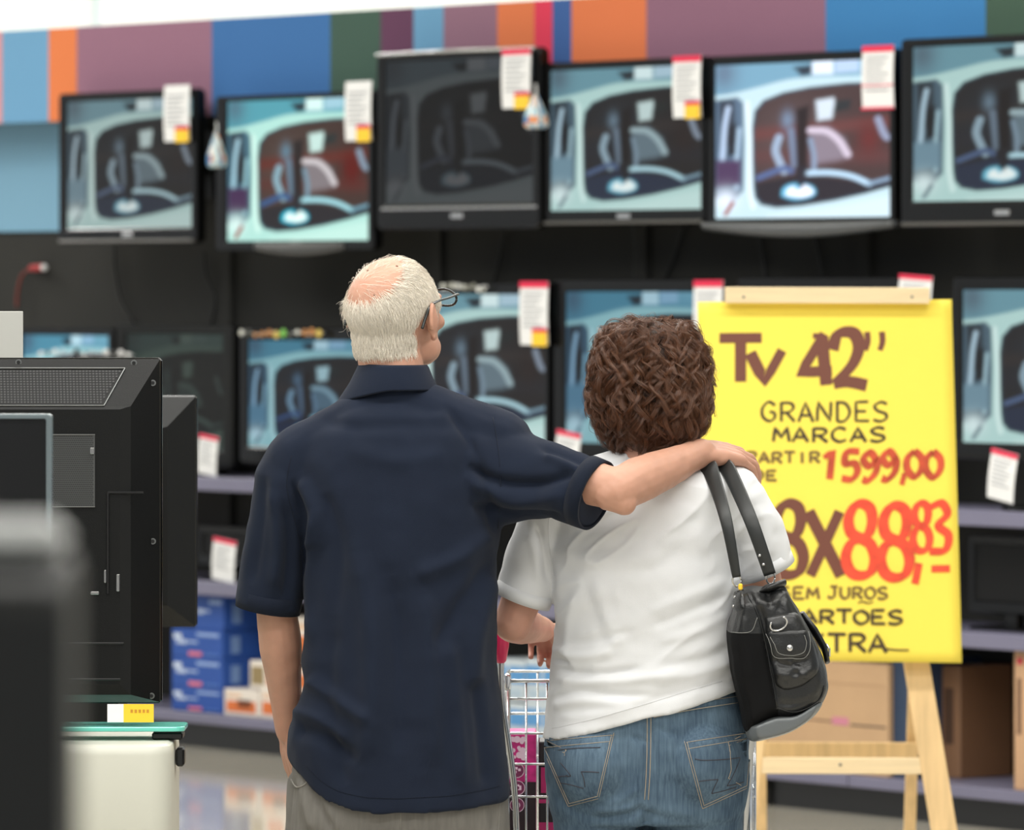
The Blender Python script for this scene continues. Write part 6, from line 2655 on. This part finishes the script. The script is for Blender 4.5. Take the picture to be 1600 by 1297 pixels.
for s, xx in ((-1, xl_), (1, xr_)):
    mb = MB()
    bot = (P(1164 if s > 0 else 806, 1297, YT + .03).x)
    mb.tube(cr([(xx, YT + .008, hz - .02), (xx - .000, YT + .02, hz - .12), (bot, YT + .05, .68), (bot - s * .004, YT + .12, .34), (bot - s * .01, YT + .30, .17), (bot - s * .03, YT + .78, .15)], 6), .0105 if s > 0 else .0065, 12)
    mb.build('frame_tube', mat('dull_chrome', C(185, 187, 190), .25, metal=.9), ca_, True, world=True)
    for yy in (YT + .22, YT + .76):
        xw = bot - s * .015
        w_ = MB()
        for kx in (-.011, .011):
            pass
        w_.tube([(xw - .012, yy, .0605), (xw + .012, yy, .0605)], .060, 24)
        wo = w_.build('wheel', mat('grey_rubber', C(70, 70, 72), .7), ca_, False, world=True, bevel=.004)
        f_ = MB()
        f_.box((xw - .02, yy - .015, .055), (xw - .015, yy + .015, .16), .002)
        f_.box((xw + .015, yy - .015, .055), (xw + .02, yy + .015, .16), .002)
        f_.box((xw - .02, yy - .02, .14), (xw + .02, yy + .02, .165), .002)
        f_.build('caster', M_silver_dk, ca_, world=True)

# goods in the trolley
z_in = .418
bxp = YR + .05
g1 = thing('product_box', 'magenta printed box with round white icons standing in the trolley', 'box', (P(832, 0, bxp).x, bxp, z_in))
Xa, Xb = P(786, 0, bxp).x - g1.location.x, P(838, 0, bxp).x - g1.location.x
Hh = P(0, 1147, bxp).z - z_in
mb = MB()
mb.box((Xa, 0, 0), (Xb, .16, Hh), .002)
mb.build('carton', mat('magenta_card', C(206, 40, 130), .4, var=.35, vscale=40), g1)
mb = MB()
w_ = Xb - Xa
ms = [mat('pink_white_print', C(238, 206, 226), .5), mat('dark_print', C(40, 20, 30), .5), mat('plum_print', C(120, 40, 84), .5)]


def disc(mb, x, z, r, y, m, n=20, r2=0.0):
    mb.mi = m
    a = np.linspace(0, 2 * math.pi, n, endpoint=False)
    if r2:
        for i in range(n):
            j = (i + 1) % n
            mb.quad((x + r2 * math.cos(a[i]), y, z + r2 * math.sin(a[i])), (x + r * math.cos(a[i]), y, z + r * math.sin(a[i])),
                    (x + r * math.cos(a[j]), y, z + r * math.sin(a[j])), (x + r2 * math.cos(a[j]), y, z + r2 * math.sin(a[j])))
    else:
        mb.add([(x + r * math.cos(t), y, z + r * math.sin(t)) for t in a], [tuple(range(n))])


def zpx(py):
    return P(0, py, bxp).z - z_in


def xpx(px):
    return P(px, 0, bxp).x - g1.location.x


mb.mi = 1
mb.box((Xa + .0005, -.0006, 0), (Xb - .0005, .0002, zpx(1222)), 0)
rr_ = random.Random(4)
for k in range(16):
    disc(mb, xpx(rr_.uniform(797, 820)), zpx(rr_.uniform(1152, 1190)), rr_.uniform(.003, .007), -.0012 - .00003 * k, 0)
for (cx_, cy_) in ((808, 1204), (809, 1231), (808, 1258)):
    disc(mb, xpx(cx_), zpx(cy_), .0142, -.0020, 2)
    disc(mb, xpx(cx_), zpx(cy_), .0142, -.0024, 0, 24, .0130)
    mb.mi = 0
x, z = xpx(809), zpx(1231)
mb.box((x - .007, -.003, z - .0045), (x + .007, -.0022, z + .0045), .0008)
mb.box((x - .003, -.003, z + .004), (x + .003, -.0022, z + .0065), .0005)
disc(mb, x, z, .003, -.0034, 2)
x, z = xpx(808), zpx(1258)
disc(mb, x, z, .006, -.003, 0, 20, .0042)
mb.box((x - .001, -.003, z - .006), (x + .001, -.0022, z + .006))
x, z = xpx(808), zpx(1204)
mb.mi = 0
for q in ((-.006, -.005), (.002, -.001), (-.004, .002)):
    mb.box((x + q[0], -.003, z + q[1]), (x + q[0] + .005, -.0022, z + q[1] + .005))
mb.build('print', ms, g1)
g2 = thing('product_box', 'black and pink box leaning beside the magenta one in the trolley', 'box', (P(868, 0, bxp).x, bxp + .015, z_in))
mb = MB()
X0, X1 = P(842, 0, bxp).x - g2.location.x, P(930, 0, bxp).x - g2.location.x
H2_ = P(0, 1160, bxp).z - z_in
mb.box((X0, 0, 0), (X1, .12, H2_), .002)
mb.build('carton', mat('black_card', C(34, 28, 32), .4), g2)
mb = MB()
mb.box((X0 + .004, -.0008, P(0, 1240, bxp).z - z_in), (X0 + .05, .0002, P(0, 1200, bxp).z - z_in))
mb.box((X0 + .0, -.0012, P(0, 1256, bxp).z - z_in), (X1, .0002, P(0, 1250, bxp).z - z_in))
mb.box((X0 - .0, -.0012, 0.0), (X1, .0002, P(0, 1286, bxp).z - z_in))
mb.build('print', mat('magenta_print', C(190, 40, 110), .5), g2)
